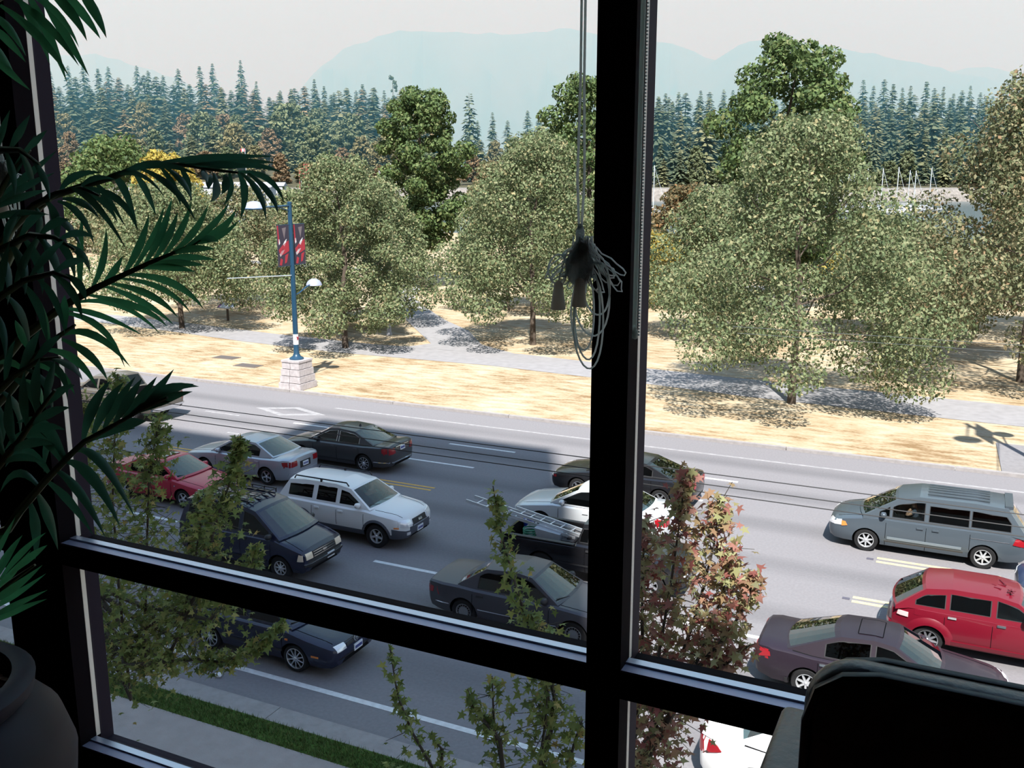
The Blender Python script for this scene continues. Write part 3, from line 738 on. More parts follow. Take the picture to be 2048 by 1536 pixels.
# dark grey sedan beyond it
sp = dict(L=4.83, paint=P_DGREY, yb=.80, lean=.42, zbelt=.94, xf=1.42, xr=-1.31, wheel=(.325, .2, .225, 'mesh', M_RIM), st=sedan(4.83, 1.84, 1.45, .74, .94, .94, .98, 1.02, 1.05, -1.6),
    gh=gh((1.15, .94, .12, .02, 'ws'), (.30, 1.39, .05, .05), (-.1, 1.43, 0, .05), (-.8, 1.38, -.06, .05, 'rw'), (-1.68, 1.0, -.12, .02)), wins=[(.82, -.10, .97), (-.18, -1.08, .97)], seats=(-.05,), wtrim=M_CHROME)
c = Car('dark_grey_sedan', 'dark grey four-door sedan with its near rear corner towards us, in the far lane', 'car', (-20.55, 28.66), -1, sp)
std_lights(c, [(.40, .60), (.82, .62), (.80, .74), (.42, .70)], [(.46, .74), (.86, .72), (.84, .96), (.50, .94)]); c.qboth('tail_light', M_TAIL, [(-2.37, .75), (-2.10, .78), (-2.08, .94), (-2.33, .96)], n=3, k=2)
c.plate('rear', .86); c.rect('trunk_trim', M_CHROME, 'rear', -.42, .42, .94, .965, n=6, k=1, off=.02); c.rect('bumper_chrome', M_CHROME, 'rear', -.78, .78, .40, .45, n=8, k=1, off=.02); c.both('bumper_chrome', M_CHROME, -2.30, -1.75, .42, .45, n=4, k=1, off=.012)
c.door((.88, -.16, -1.12), .28, .92, (0, -.98)); c.mirror(.76, 1.02); c.hoodline(1.15, 2.1, .72, .66); c.strip(M_PLASTIC, .36, .015, -.95, .95); c.strip(M_CHROME, .955, .010, -1.1, .85, .008, 'belt_trim')
MB().lathe([(0, .1), (.03, .05), (.06, 0)], 8, Matrix.Translation((-.62, 0, 1.44))).build('roof_antenna', M_PLASTIC, c.root)

# red sedan at left, coming towards the right
sp = dict(L=4.5, paint=P_RED, yb=.78, lean=.42, zbelt=.92, xf=1.32, xr=-1.26, wheel=(.31, .2, .2, 'five', M_RIM), st=sedan(4.5, 1.77, 1.40, .72, .90, .92, .96, .98, .98, -1.5),
    gh=gh((1.08, .91, .12, .02, 'ws'), (.22, 1.34, .05, .04), (-.15, 1.38, 0, .04), (-.75, 1.33, -.06, .04, 'rw'), (-1.6, .97, -.12, .02)), wins=[(.78, -.25, .95, .07, M_GLASSB), (-.33, -1.0, .95, .07, M_GLASSB)], seats=(-.05,))
c = Car('red_sedan', 'bright red car partly hidden by the leafy tree, left of the black van', 'car', (-23.55, 22.85), 1, sp)
std_lights(c, [(.36, .56), (.80, .58), (.80, .72), (.38, .68)], [(.46, .72), (.82, .70), (.80, .90), (.46, .90)]); c.plate('front', .42)
c.rect('grille', M_PLASTIC, 'front', -.34, .34, .52, .66, n=4, k=3); c.door((.86, -.3, -1.1), .28, .88, (-.12,)); c.mirror(.72, .98); c.hoodline(1.1, 2.0, .70, .62); c.wiper(1.1, .92)
c.roof_patch('sunroof', mat('sunroof_glass', (.05, .06, .09), .08, coat=.5), .10, -.52, .40)
c.rect('fender_badge', M_CHROME, 'right', 1.0, 1.05, .70, .74, n=1, k=1)

# white wagon with grey bumpers
h = .925
sp = dict(L=4.5, paint=P_WHITE, yb=.83, lean=.38, zbelt=1.07, xf=1.33, xr=-1.29, wheel=(.355, .23, .215, 'five', M_RIM2), arch=.07, clad=True, bumper=.34, bumper_row=3, cladmat=M_GREYCLAD, crown=.06,
    st=[(2.25, .42, .70, h * .58), (2.20, .34, .80, h * .74), (2.08, .30, .90, h * .88), (1.85, .28, .98, h * .97), (1.4, .28, 1.03, h), (.98, .28, 1.08, h), (.5, .28, 1.07, h), (-.9, .28, 1.09, h), (-1.7, .29, 1.10, h * .985), (-2.05, .32, 1.10, h * .93), (-2.2, .38, 1.04, h * .84), (-2.25, .45, .95, h * .72)],
    gh=gh((1.10, 1.07, .14, .03, 'ws'), (.35, 1.56, .06, .05), (-.2, 1.63, 0, .05), (-1.3, 1.62, 0, .05), (-1.85, 1.57, -.06, .05, 'rw'), (-2.16, 1.08, -.10, .01)),
    wins=[(.78, .02, 1.12, .09, M_GLASSB), (-.08, -.80, 1.12, .09, M_GLASSB), (-.92, -1.82, 1.14, .11, M_GLASSB)], seats=(.05, -.8), wtrim=P_WHITE, wsglass=M_GLASSC)
c = Car('white_wagon', 'white sport wagon with grey bumpers, black roof rails and silver wheels', 'car', (-16.1, 22.72), 1, sp); WAGON = c
c.qpair('headlight', M_HEAD, 'front', [(.40, .66), (.84, .70), (.80, .90), (.44, .86)], n=6, k=4, off=.02); c.rect('grille', M_PLASTIC, 'front', -.34, .34, .68, .84, n=4, k=3, off=.025); c.rect('grille_surround', M_CHROME, 'front', -.37, .37, .655, .685, n=4, k=1, off=.03)
c.rect('badge', M_CHROME, 'front', -.09, .09, .74, .80, n=3, k=2, off=.045); c.plate('front', .50); c.pair('fog_lamp', M_HEAD, 'front', .52, .64, .44, .52, n=2, k=2, off=.02); c.rect('side_marker', M_AMBER, 'right', 1.92, 2.06, .66, .70, n=2, k=1); c.rect('side_marker', M_AMBER, 'left', 1.92, 2.06, .66, .70, n=2, k=1)
c.lip(M_GREYCLAD, .07, .02); c.strip(M_GREYCLAD, .42, .05, -.86, .9, .02); c.roof_bars(M_PLASTIC, .25, -1.7, .60, 1.645, .06, 2); c.door((.92, -.03, -.9), .45, 1.05, (.12, -.72), P_WHITE, .94); c.mirror(.72, 1.18); c.hoodline(1.2, 2.05, .70, .60); c.wiper(1.12, 1.10)
c.qboth('tail_light', M_TAIL, [(-2.20, .92), (-2.06, .92), (-2.02, 1.06), (-2.16, 1.06)], n=2, k=2)

# black van in front of it
h = .91
sp = dict(L=4.45, paint=P_NAVY, yb=.84, lean=.27, zbelt=1.10, xf=1.28, xr=-1.55, wheel=(.33, .21, .2, 'cover', M_RIM2), crown=.03, bumper=.16, bumper_row=2, cladmat=M_PLASTIC, smooth=26,
    st=[(2.08, .38, .62, h * .80), (2.04, .30, .78, h * .90), (1.95, .24, .87, h * .96), (1.6, .22, .98, h), (1.15, .22, 1.10, h), (.3, .22, 1.10, h), (-1.2, .22, 1.10, h), (-2.05, .25, 1.10, h * .99), (-2.18, .32, 1.06, h * .95), (-2.22, .40, 1.0, h * .90)],
    gh=gh((1.28, 1.08, .12, .02, 'ws'), (.38, 1.70, .05, .05), (-.1, 1.80, 0, .06), (-1.6, 1.80, 0, .06), (-2.0, 1.72, -.03, .05, 'rw'), (-2.17, 1.10, -.04, .01)),
    wins=[(.92, .02, 1.14, .10, M_GLASSB), (-.10, -.95, 1.14, .14, M_GLASSB), (-1.05, -1.90, 1.14, .14, M_GLASSB)], seats=(.1,), wsglass=M_SCREEN)
c = Car('black_van', 'black box-shaped minivan with a roof rack, behind the window rail', 'van', (-17.08, 19.72), 1, sp)
c.pair('headlight', M_HEADW, 'front', .50, .76, .64, .80, n=2, k=2, off=.02); c.qboth('headlight', M_HEADW, [(1.86, .62), (2.02, .62), (2.0, .78), (1.90, .80)], n=2, k=2)
c.rect('grille', M_PLASTIC, 'front', -.48, .48, .64, .80, n=3, k=2, off=.02)
for z in (.66, .72, .78): c.rect('grille_bar', M_CHROME, 'front', -.47, .47, z - .008, z + .008, n=3, k=1, off=.03)
c.rect('badge', M_CHROME, 'front', -.08, .08, .70, .75, n=2, k=1, off=.04); c.plate('front', .48, .25); c.rect('bumper_bar', M_PLASTIC, 'front', -.82, .82, .46, .52, n=8, k=1, off=.05); c.rect('bumper_chrome', M_CHROME, 'front', -.82, .82, .525, .535, n=8, k=1, off=.05)
c.door((1.0, -.02, -1.0), .28, 1.08, (.12,), M_PLASTIC); c.strip(M_PLASTIC, .46, .03, -1.1, .85); c.mirror(.98, 1.16, M_PLASTIC); c.hoodline(1.25, 1.95, .70, .74); c.wiper(1.28, 1.10)
rk = MB()
for y in (-.5, -.2, .1, .4): rk.bar((.05, y, 1.93), (-1.6, y, 1.93), .02)
for x in (.05, -.36, -.78, -1.2, -1.6): rk.bar((x, -.62, 1.93), (x, .62, 1.93), .025); rk.bar((x, -.6, 1.82), (x, -.6, 1.93), .025); rk.bar((x, .6, 1.82), (x, .6, 1.93), .025)
rk.bar((.05, -.6, 1.93), (-1.6, -.6, 1.93), .025).bar((.05, .6, 1.93), (-1.6, .6, 1.93), .025); rk.build('roof_rack', M_PLASTIC, c.root)
for y in (-.45, -.15, .15, .45): MB().box(-1.9, .15, y - .012, y + .012, 1.825, 1.862).build('roof_rib', P_NAVY, c.root)

# navy saloon nearest the kerb
sp = dict(L=4.38, paint=P_NAVY, yb=.76, lean=.40, zbelt=.93, xf=1.17, xr=-1.22, wheel=(.315, .21, .235, 'mesh', M_RIM), st=sedan(4.38, 1.735, 1.44, .72, .93, .93, .97, 1.0, .98, -1.45),
    gh=gh((1.08, .93, .12, .02, 'ws'), (.28, 1.39, .05, .05), (-.1, 1.43, 0, .05), (-.8, 1.38, -.06, .05, 'rw'), (-1.52, .98, -.10, .02)), wins=[(.80, -.10, .97, .07, M_GLASSB), (-.18, -1.05, .97, .07, M_GLASSB)], seats=(-.05,))
c = Car('navy_saloon', 'dark navy saloon with mesh alloy wheels, seen below the window rail', 'car', (-13.56, 15.93), 1, sp)
std_lights(c, [(.36, .58), (.66, .58), (.66, .70), (.37, .70)], [(.46, .72), (.82, .70), (.80, .90), (.46, .90)]); c.rect('grille', M_PLASTIC, 'front', -.33, .33, .60, .70, n=4, k=2)
ring = MB(); 
l_, d_ = c.hit('front', 0, .655); Mr = Matrix.Translation(l_ + Vector((.02, 0, 0))) @ Matrix.Rotation(pi / 2, 4, 'Y')
ring.lathe([(.062, 0), (.066, .012), (.078, .012), (.082, 0)], 20, Mr)
def vbar(a, b): ring.bar(l_ + Vector((.03, *a)), l_ + Vector((.03, *b)), .012)
vbar((.05, .035), (.012, -.005)); vbar((-.05, .035), (-.012, -.005)); vbar((.012, -.005), (0, .03)); vbar((-.012, -.005), (0, .03)); vbar((.058, -.01), (.03, -.05)); vbar((-.058, -.01), (-.03, -.05)); vbar((.03, -.05), (0, .0)); vbar((-.03, -.05), (0, .0))
ring.build('badge', M_CHROME, c.root, 40)
c.plate('front', .47, .04); c.door((.86, -.14, -1.08), .28, .9, (0, -.92), P_NAVY, .84); c.mirror(.74, 1.0); c.hoodline(1.1, 2.0, .68, .60); c.wiper(1.1, .95)
for x0, x1, z0, z1 in ((1.62, 1.80, .46, .50), (.95, 1.02, .72, .76)): c.rect('side_marker', M_AMBER, 'right', x0, x1, z0, z1, n=2, k=1)
c.strip(M_PLASTIC, .46, .025, -.85, .85); c.rect('bumper_line', M_PLASTIC, 'front', -.8, .8, .40, .43, n=8, k=1)

# charcoal boxy sedan right of the centre
sp = dict(L=4.76, paint=P_CHAR, yb=.78, lean=.46, zbelt=.92, xf=1.45, xr=-1.35, wheel=(.315, .2, .2, 'flat', M_RIMD), smooth=26, clad=False, bumper=.30, bumper_row=2, cladmat=mat('bumper_charcoal', (.05, .05, .06), .5),
    st=sedan(4.76, 1.74, 1.44, .80, .93, .92, .96, .95, 1.0, -1.45),
    gh=gh((1.06, .93, .10, .02, 'ws'), (.32, 1.38, .04, .04), (-.1, 1.43, 0, .04), (-.85, 1.38, -.04, .04, 'rw'), (-1.52, .97, -.08, .02)), wins=[(.78, -.08, .95), (-.17, -1.0, .95)], seats=(-.05,), wsglass=M_SCREEN)
c = Car('charcoal_sedan', 'charcoal boxy sedan with flat disc wheel covers, in front of the ladder truck', 'car', (-8.88, 19.50), 1, sp)
c.pair('headlight', M_HEAD, 'front', .42, .74, .58, .74, n=3, k=2); c.rect('grille', M_CHROME, 'front', -.32, .32, .58, .76, n=3, k=2); std_q = [(.44, .66), (.84, .64), (.82, .82), (.44, .82)]; c.qpair('tail_light', M_TAIL, 'rear', std_q, n=4, k=3)
c.qboth('tail_light', M_TAIL, [(-2.36, .66), (-2.18, .66), (-2.16, .80), (-2.33, .82)], n=2, k=2); c.strip(M_CHROME, .47, .012, -2.1, -1.72, .02); c.strip(M_CHROME, .47, .012, -.95, 1.05, .02); c.strip(M_CHROME, .47, .012, 1.85, 2.2, .02)
c.door((.86, -.12, -1.1), .28, .9, (0, -.9), M_PLASTIC, .80); c.mirror(.74, 1.0, M_PLASTIC); c.hoodline(1.1, 2.2, .70, .66); c.wiper(1.1, .95); c.plate('rear', .62)

# black pickup carrying ladders
h = .90
sp = dict(L=5.05, paint=P_BLACK, yb=.80, lean=.34, zbelt=1.10, xf=1.66, xr=-1.32, wheel=(.36, .23, .2, 'six', M_RIM), arch=.06, smooth=26, bed=(-2.43, -.42, .70, .62),
    st=[(2.52, .42, .72, h * .78), (2.46, .36, .88, h * .90), (2.3, .32, .95, h * .96), (1.8, .32, 1.0, h), (1.15, .32, 1.08, h), (.5, .32, 1.10, h), (-.35, .32, 1.12, h), (-.42, .32, 1.07, h), (-1.4, .34, 1.07, h), (-2.4, .38, 1.07, h * .99), (-2.5, .42, 1.05, h * .97), (-2.52, .46, 1.02, h * .95)],
    gh=gh((1.18, 1.09, .12, .02, 'ws'), (.52, 1.58, .05, .04), (.1, 1.63, 0, .04), (-.22, 1.60, -.02, .04, 'rw'), (-.36, 1.10, -.03, .01)), wins=[(.88, .02, 1.13, .08, M_GLASSB), (-.04, -.28, 1.15, .10, M_GLASSB)], seats=(.15,), rwglass=M_GLASSB)
c = Car('black_pickup', 'black pickup truck loaded with ladders, behind the window mullion', 'truck', (-8.33, 22.80), 1, sp); PICK = c
c.pair('headlight', M_HEAD, 'front', .52, .80, .68, .84, n=3, k=2); c.rect('grille', M_PLASTIC, 'front', -.46, .46, .66, .86, n=3, k=2); c.pair('tail_light', M_TAIL, 'rear', .78, .86, .70, .98, n=1, k=3); c.qboth('tail_light', M_TAIL, [(-2.50, .72), (-2.42, .72), (-2.42, .98), (-2.50, .98)], n=1, k=2)
c.door((.98, -.1), .38, 1.05, (.02,), M_PLASTIC, .98); c.mirror(.92, 1.18, M_PLASTIC); c.rect('rear_bumper', M_PLASTIC, 'rear', -.8, .8, .44, .58, n=4, k=2, off=.07); c.plate('rear', .52)
c.strip(M_PLASTIC, .56, .02, -1.0, 1.1)
for sd in (-1, 1): MB().box(-2.45, -.42, sd * .80 - .06, sd * .80 + .06, 1.06, 1.085).build('bed_rail_cap', M_PLASTIC, c.root)

# light silver car between truck and mullion, heading left
P_LS = paint('light_silver_paint', (.56, .58, .60), .3, .3)
sp = dict(L=4.8, paint=P_LS, yb=.80, lean=.42, zbelt=.94, xf=1.42, xr=-1.36, wheel=WSED, st=sedan(4.8, 1.84, 1.46, .74, .95, .94, .99, 1.03, 1.05, -1.55),
    gh=gh((1.15, .95, .12, .02, 'ws'), (.28, 1.41, .05, .05), (-.1, 1.45, 0, .05), (-.8, 1.40, -.06, .05, 'rw'), (-1.66, 1.0, -.12, .02)), wins=[(.82, -.12, .97), (-.2, -1.05, .97)], seats=(-.05,))
c = Car('light_silver_car', 'pale silver sedan half hidden by the black mullion and the ladder', 'car', (-9.62, 25.92), -1, sp)
std_lights(c, [(.40, .60), (.82, .62), (.80, .74), (.42, .70)], [(.46, .72), (.86, .70), (.84, .96), (.50, .94)]); c.qboth('tail_light', M_TAIL, [(-2.35, .72), (-2.12, .75), (-2.08, .92), (-2.33, .94)], n=3, k=2)
c.door((.86, -.16, -1.1), .28, .9, (0, -.95)); c.mirror(.76, 1.02); c.hoodline(1.1, 2.1, .72, .66); c.wiper(1.12, .97); c.plate('rear', .80)

# black sedan beyond, heading left
sp = dict(L=4.9, paint=P_BLACK, yb=.80, lean=.42, zbelt=.94, xf=1.42, xr=-1.40, wheel=WSED, st=sedan(4.9, 1.84, 1.43, .72, .93, .94, .97, .99, 1.05, -1.6),
    gh=gh((1.15, .93, .12, .02, 'ws'), (.25, 1.36, .05, .05), (-.1, 1.40, 0, .05), (-.85, 1.35, -.06, .05, 'rw'), (-1.75, .98, -.12, .02)), wins=[(.82, -.12, .97, .07, M_GLASSB), (-.2, -1.1, .97, .07, M_GLASSB)], seats=(-.05,))
c = Car('black_sedan', 'glossy black sedan behind the mullion in the farthest busy lane', 'car', (-9.85, 29.45), -1, sp)
std_lights(c, [(.40, .58), (.82, .60), (.80, .72), (.42, .68)], [(.46, .72), (.86, .70), (.84, .90), (.46, .90)]); c.rect('side_marker', M_TAIL, 'left', 2.20, 2.32, .58, .66, n=2, k=1); c.qboth('tail_light', M_TAIL, [(-2.40, .72), (-2.2, .75), (-2.16, .88), (-2.38, .90)], n=2, k=2)
c.door((.86, -.16, -1.1), .28, .9, (0, -.95)); c.mirror(.76, 1.0); c.hoodline(1.1, 2.1, .72, .66)

# steel-blue minivan at right, heading left
h = .96
sp = dict(L=5.1, paint=P_STEEL, yb=.90, lean=.30, zbelt=1.06, xf=1.50, xr=-1.50, wheel=(.325, .22, .215, 'seven', M_RIM2), arch=.05, crown=.05,
    st=[(2.55, .40, .62, h * .60), (2.50, .28, .74, h * .76), (2.36, .22, .84, h * .90), (2.1, .20, .92, h * .97), (1.7, .20, 1.0, h), (1.25, .20, 1.07, h), (.5, .20, 1.06, h), (-1.0, .20, 1.07, h), (-2.1, .22, 1.08, h * .985), (-2.4, .26, 1.06, h * .93), (-2.52, .34, .98, h * .84), (-2.55, .42, .90, h * .74)],
    gh=gh((1.62, 1.04, .16, .03, 'ws'), (.72, 1.60, .06, .05), (.2, 1.72, 0, .05), (-1.2, 1.74, 0, .05), (-2.0, 1.70, -.05, .05, 'rw'), (-2.46, 1.08, -.10, .01)),
    wins=[(1.20, .92, 1.10, .10, M_GLASSC), (.86, .02, 1.10, .14, M_GLASSC), (-.08, -1.10, 1.10, .20, M_GLASSB), (-1.14, -2.12, 1.12, .20, M_GLASSB)], seats=(.12,), rwglass=M_SCREEN, wsglass=M_SCREEN)
c = Car('steel_blue_minivan', 'long steel-blue minivan with dark rear windows in the sunlit far lanes', 'van', (-.62, 28.58), -1, sp); MINI = c
c.qpair('headlight', M_HEAD, 'front', [(.46, .64), (.86, .66), (.84, .82), (.50, .78)], n=5, k=3); c.qboth('headlight', M_HEAD, [(2.16, .68), (2.42, .66), (2.38, .80), (2.18, .84)], n=3, k=2); c.qboth('turn_lamp', M_AMBER, [(2.02, .70), (2.18, .66), (2.18, .80), (2.08, .80)], n=2, k=2, off=.02)
c.rect('grille', M_PLASTIC, 'front', -.4, .4, .60, .74, n=4, k=2); c.qboth('tail_light', M_TAIL, [(-2.52, .74), (-2.18, .80), (-2.24, .96), (-2.46, 1.0)], n=4, k=3, off=.02); c.qpair('tail_light', M_TAIL, 'rear', [(.56, .76), (.90, .76), (.86, .98), (.60, .98)], n=3, k=3)
c.door((1.0, -.04, -1.14), .26, 1.05, (.12, -.28), P_STEEL, .90); c.mirror(1.08, 1.16); c.strip(mat('steel_moulding', (.16, .19, .21), .4), .50, .035, -.95, .95, .022); c.strip(mat('sill_taupe', (.11, .105, .095), .6), .32, .09, -1.0, 1.02, .012, 'sill_panel')
c.both('slide_track', M_CHROME, -2.1, -1.15, .83, .845, n=4, k=1, off=.01)
for k in range(5):
    y = -.46 + .23 * k; MB().box(-1.55, .0, y - .03, y + .03, 1.74 + .05 * (1 - (y / .75) ** 2), 1.765 + .05 * (1 - (y / .75) ** 2)).build('roof_slat', P_STEEL, c.root)
MB().box(-2.12, -1.92, -.64, .64, 1.68, 1.765).build('rear_spoiler', P_STEEL, c.root); c.wiper(1.66, 1.07); c.hoodline(1.66, 2.3, .78, .66)

# crimson retro wagon at right, heading right
h = .85
sp = dict(L=4.29, paint=P_CRIM, yb=.80, lean=.34, zbelt=1.05, xf=1.30, xr=-1.31, wheel=(.325, .21, .225, 'nine', M_RIM), arch=.05, crown=.05,
    st=[(2.14, .38, .66, h * .50), (2.08, .28, .80, h * .66), (1.9, .24, .92, h * .82), (1.5, .22, 1.0, h * .95), (1.0, .22, 1.06, h * .985), (.3, .22, 1.05, h), (-.7, .22, 1.06, h), (-1.5, .23, 1.07, h), (-1.9, .26, 1.05, h * .95), (-2.08, .32, .96, h * .86), (-2.14, .40, .84, h * .74)],
    gh=gh((.98, 1.06, .14, .03, 'ws'), (.40, 1.46, .06, .05), (0, 1.53, 0, .05), (-.9, 1.53, 0, .05), (-1.42, 1.46, -.05, .05, 'rw'), (-2.02, 1.02, -.12, .01)),
    wins=[(.68, .0, 1.10, .08, M_GLASSC), (-.10, -.92, 1.10, .10, M_GLASSB), (-1.0, -1.62, 1.10, .12, M_GLASSB)], seats=(.05,), rwglass=M_SCREEN)
c = Car('crimson_retro_wagon', 'crimson rounded retro wagon with chrome-spoked wheels and chrome door handles', 'car', (1.08, 22.68), 1, sp); RETRO = c
c.qpair('headlight', M_HEAD, 'front', [(.46, .68), (.70, .68), (.70, .84), (.48, .84)], n=3, k=3); c.rect('grille', M_PLASTIC, 'front', -.3, .3, .52, .84, n=4, k=3); c.qboth('tail_light', mat('tail_lamp_pink', (.75, .42, .42), .2, coat=.5), [(-1.98, .82), (-1.74, .80), (-1.74, .90), (-1.96, .92)], n=3, k=2, off=.03)
c.rect('rear_bumper', P_CRIM, 'rear', -.72, .72, .42, .60, n=6, k=2, off=.06); c.door((.88, -.05, -1.0), .30, 1.02, (.12, -.85), M_CHROME, .95); c.mirror(.60, 1.16, M_PLASTIC); c.lip(P_CRIM, .16, .05)
c.strip(P_CRIM, .36, .05, -.9, .95, .04, 'running_board'); c.wiper(1.0, 1.08); c.plate('rear', .74); c.rect('fuel_cap', P_CRIM, 'right', -1.62, -1.46, .88, 1.0, n=2, k=2, off=.006)
mk = mat('roof_reflection', (.10, .004, .012), .5); rb = MB()  # reflection on the roof, painted as darker crimson bars
for p0, p1 in (((.14, -.30), (.26, .0)), ((.26, .0), (.1, .02)), ((.02, .2), (.16, .26)), ((.30, .22), (.40, .40)), ((.28, .36), (.44, .26)), ((.36, .18), (.36, .44)), ((-.02, .05), (.06, .10))):
    rb.bar((p0[0] - .1, -p0[1], 1.578), (p1[0] - .1, -p1[1], 1.578), .03, .012)
rb.build('roof_reflection', mk, c.root)

# plum sedan behind the chair
sp = dict(L=4.78, paint=P_PLUM, yb=.77, lean=.45, zbelt=.90, xf=1.36, xr=-1.31, wheel=(.31, .2, .2, 'seven', M_RIM2), st=sedan(4.78, 1.77, 1.40, .70, .90, .90, .95, .97, .98, -1.62),
    gh=gh((1.10, .90, .12, .02, 'ws'), (.30, 1.34, .05, .05), (-.1, 1.38, 0, .05), (-.72, 1.34, -.08, .05, 'rw'), (-1.72, .95, -.16, .02)), wins=[(.80, -.05, .93, .07, M_GLASSB), (-.13, -1.0, .93, .07, M_GLASSB)], seats=(-.05,))
c = Car('plum_sedan', 'dark plum sedan with a sunroof just above the black chair back', 'car', (-1.05, 19.62), 1, sp)
std_lights(c, [(.40, .58), (.80, .60), (.78, .70), (.42, .68)], [(.42, .70), (.84, .68), (.82, .88), (.46, .90)]); c.qboth('tail_light', M_TAIL, [(-2.30, .68), (-2.04, .76), (-2.06, .84), (-2.28, .88)], n=3, k=2); c.door((.86, -.09, -1.1), .28, .87, (-.02, -.98), M_CHROME, .80); c.mirror(.74, .98); c.hoodline(1.1, 2.1, .70, .62); c.wiper(1.1, .92); c.plate('rear', .62)
c.qboth('mud_flap', M_PLASTIC, [(-1.74, .22), (-1.68, .22), (-1.68, .36), (-1.74, .36)], n=1, k=1, off=.02)
c.roof_patch('sunroof', P_PLUM, .05, -.42, .36)

# white car nearest us at the lower edge
sp = dict(L=4.6, paint=P_WHITE, yb=.78, lean=.42, zbelt=.94, xf=1.36, xr=-1.26, wheel=WSED, st=sedan(4.6, 1.80, 1.45, .72, .93, .94, .99, 1.06, 1.0, -1.5),
    gh=gh((1.10, .93, .12, .02, 'ws'), (.28, 1.40, .05, .05), (-.1, 1.44, 0, .05), (-.8, 1.40, -.06, .05, 'rw'), (-1.58, 1.0, -.12, .02)), wins=[(.80, -.12), (-.2, -1.0)], seats=(-.05,))
c = Car('white_hatch', 'white car with a swept red tail lamp, cut off by the lower window edge', 'car', (-1.30, 15.75), 1, sp)
std_lights(c, [(.40, .60), (.80, .62), (.78, .74), (.42, .70)], [(.50, .70), (.80, .66), (.78, .98), (.56, .96)]); c.qboth('tail_light', M_TAIL, [(-2.14, .70), (-1.86, .82), (-1.94, .90), (-2.10, .96)], n=4, k=3, off=.02); c.door((.85, -.15, -1.05), .28, .9, (0, -.9)); c.mirror(.74, 1.0); c.plate('rear', .72)

# dark blue car whose nose enters at the right edge
sp = dict(L=4.5, paint=P_DBLUE, yb=.79, lean=.40, zbelt=.94, xf=1.34, xr=-1.3, wheel=WSED, st=sedan(4.5, 1.80, 1.45, .80, .95, .94, .99, 1.0, 1.0, -1.5),
    gh=gh((1.10, .95, .12, .02, 'ws'), (.28, 1.40, .05, .05), (-.1, 1.44, 0, .05), (-.8, 1.40, -.06, .05, 'rw'), (-1.58, 1.0, -.12, .02)), wins=[(.80, -.12), (-.2, -1.0)], seats=(-.05,))
c = Car('dark_blue_car', 'dark blue car showing only its nose beyond the crimson wagon', 'car', (3.85, 25.7), -1, sp)
std_lights(c, [(.40, .60), (.80, .62), (.78, .74), (.42, .70)], [(.46, .72), (.84, .70), (.82, .90), (.46, .90)]); c.hoodline(1.1, 2.0, .7, .64)

# taupe pickup at far left
h = 1.0
sp = dict(L=5.8, paint=P_TAUPE, yb=.90, lean=.34, zbelt=1.25, xf=1.85, xr=-1.72, wheel=(.39, .25, .22, 'six', M_RIM), arch=.07, smooth=26, bed=(-2.78, -.92, .80, .80),
    st=[(2.9, .48, .84, h * .78), (2.84, .42, 1.02, h * .92), (2.6, .38, 1.10, h * .98), (1.8, .38, 1.17, h), (1.35, .38, 1.24, h), (.3, .38, 1.25, h), (-.85, .38, 1.25, h), (-.92, .38, 1.24, h), (-1.8, .40, 1.24, h), (-2.75, .42, 1.24, h * .99), (-2.87, .46, 1.22, h * .97), (-2.9, .50, 1.18, h * .95)],
    gh=gh((1.45, 1.23, .12, .02, 'ws'), (.72, 1.76, .05, .05), (.1, 1.84, 0, .05), (-.55, 1.80, -.02, .05, 'rw'), (-.82, 1.25, -.03, .01)), wins=[(1.12, .32, 1.29, .10), (.22, -.52, 1.29, .12, M_GLASSB)], seats=(.3,), rwglass=M_GLASSB)
c = Car('taupe_pickup', 'grey-brown pickup truck behind the palm fronds at the far side', 'truck', (-34.15, 30.45), -1, sp)
c.pair('headlight', M_HEAD, 'front', .58, .90, .78, .96, n=3, k=2); c.rect('grille', M_CHROME, 'front', -.5, .5, .74, .98, n=3, k=2); c.pair('tail_light', M_TAIL, 'rear', .86, .98, .80, 1.16, n=1, k=3); c.qboth('tail_light', M_TAIL, [(-2.88, .82), (-2.76, .82), (-2.76, 1.16), (-2.88, 1.16)], n=1, k=3, off=.02)
c.rect('rear_bumper', M_CHROME, 'rear', -.92, .92, .50, .68, n=6, k=2, off=.1); c.plate('rear', .60); c.door((1.2, .27, -.6), .44, 1.2, (.4, -.42), M_CHROME, 1.1); c.mirror(1.15, 1.35); c.lip(M_CHROME, .04, .015); c.rect('fuel_cap', P_TAUPE, 'left', -1.62, -1.44, .98, 1.12, n=1, k=1)
c.strip(M_PLASTIC, .68, .03, -1.1, 1.2)

# ------------------------------------------------------------------ load of the black pickup
lad = thing('ladder', 'long aluminium extension ladder sticking out over the truck tailgate', 'ladder', (0, 0, 0))
M_LAD = mat('ladder_aluminium', (.66, .67, .70), .35, .5)
A = at(941, 997, 23.2); B = at(1158, 1072, 22.75); dv = (B - A); side = Vector((-dv.y, dv.x, 0)).normalized(); upv = dv.cross(side).normalized() * -1
if upv.z < 0: upv = -upv
def ladder(A, B, w, label, root, up):
    for sd in (-1, 1): MB().bar(A + side * sd * w / 2 + upv * up, B + side * sd * w / 2 + upv * up, .03, .085).build('rail', M_LAD, root, None)
    n = int((B - A).length / .30)
    r0 = MB().tube([(-0.5 * w * side), (0.5 * w * side)], .017, 6).mesh('rung')
    for i in range(1, n): link('rung', r0, M_LAD, root, Matrix.Translation(A + (B - A) * (i / n) + upv * up))
ladder(A, B, .42, '', lad, 0.0)
lad2 = thing('ladder', 'shorter upper section of aluminium ladder lying on the long ladder in the truck', 'ladder', (0, 0, 0))
ladder(A + dv * .40 + side * .03, B + dv * .03, .36, '', lad2, .10)
by0 = 22.8
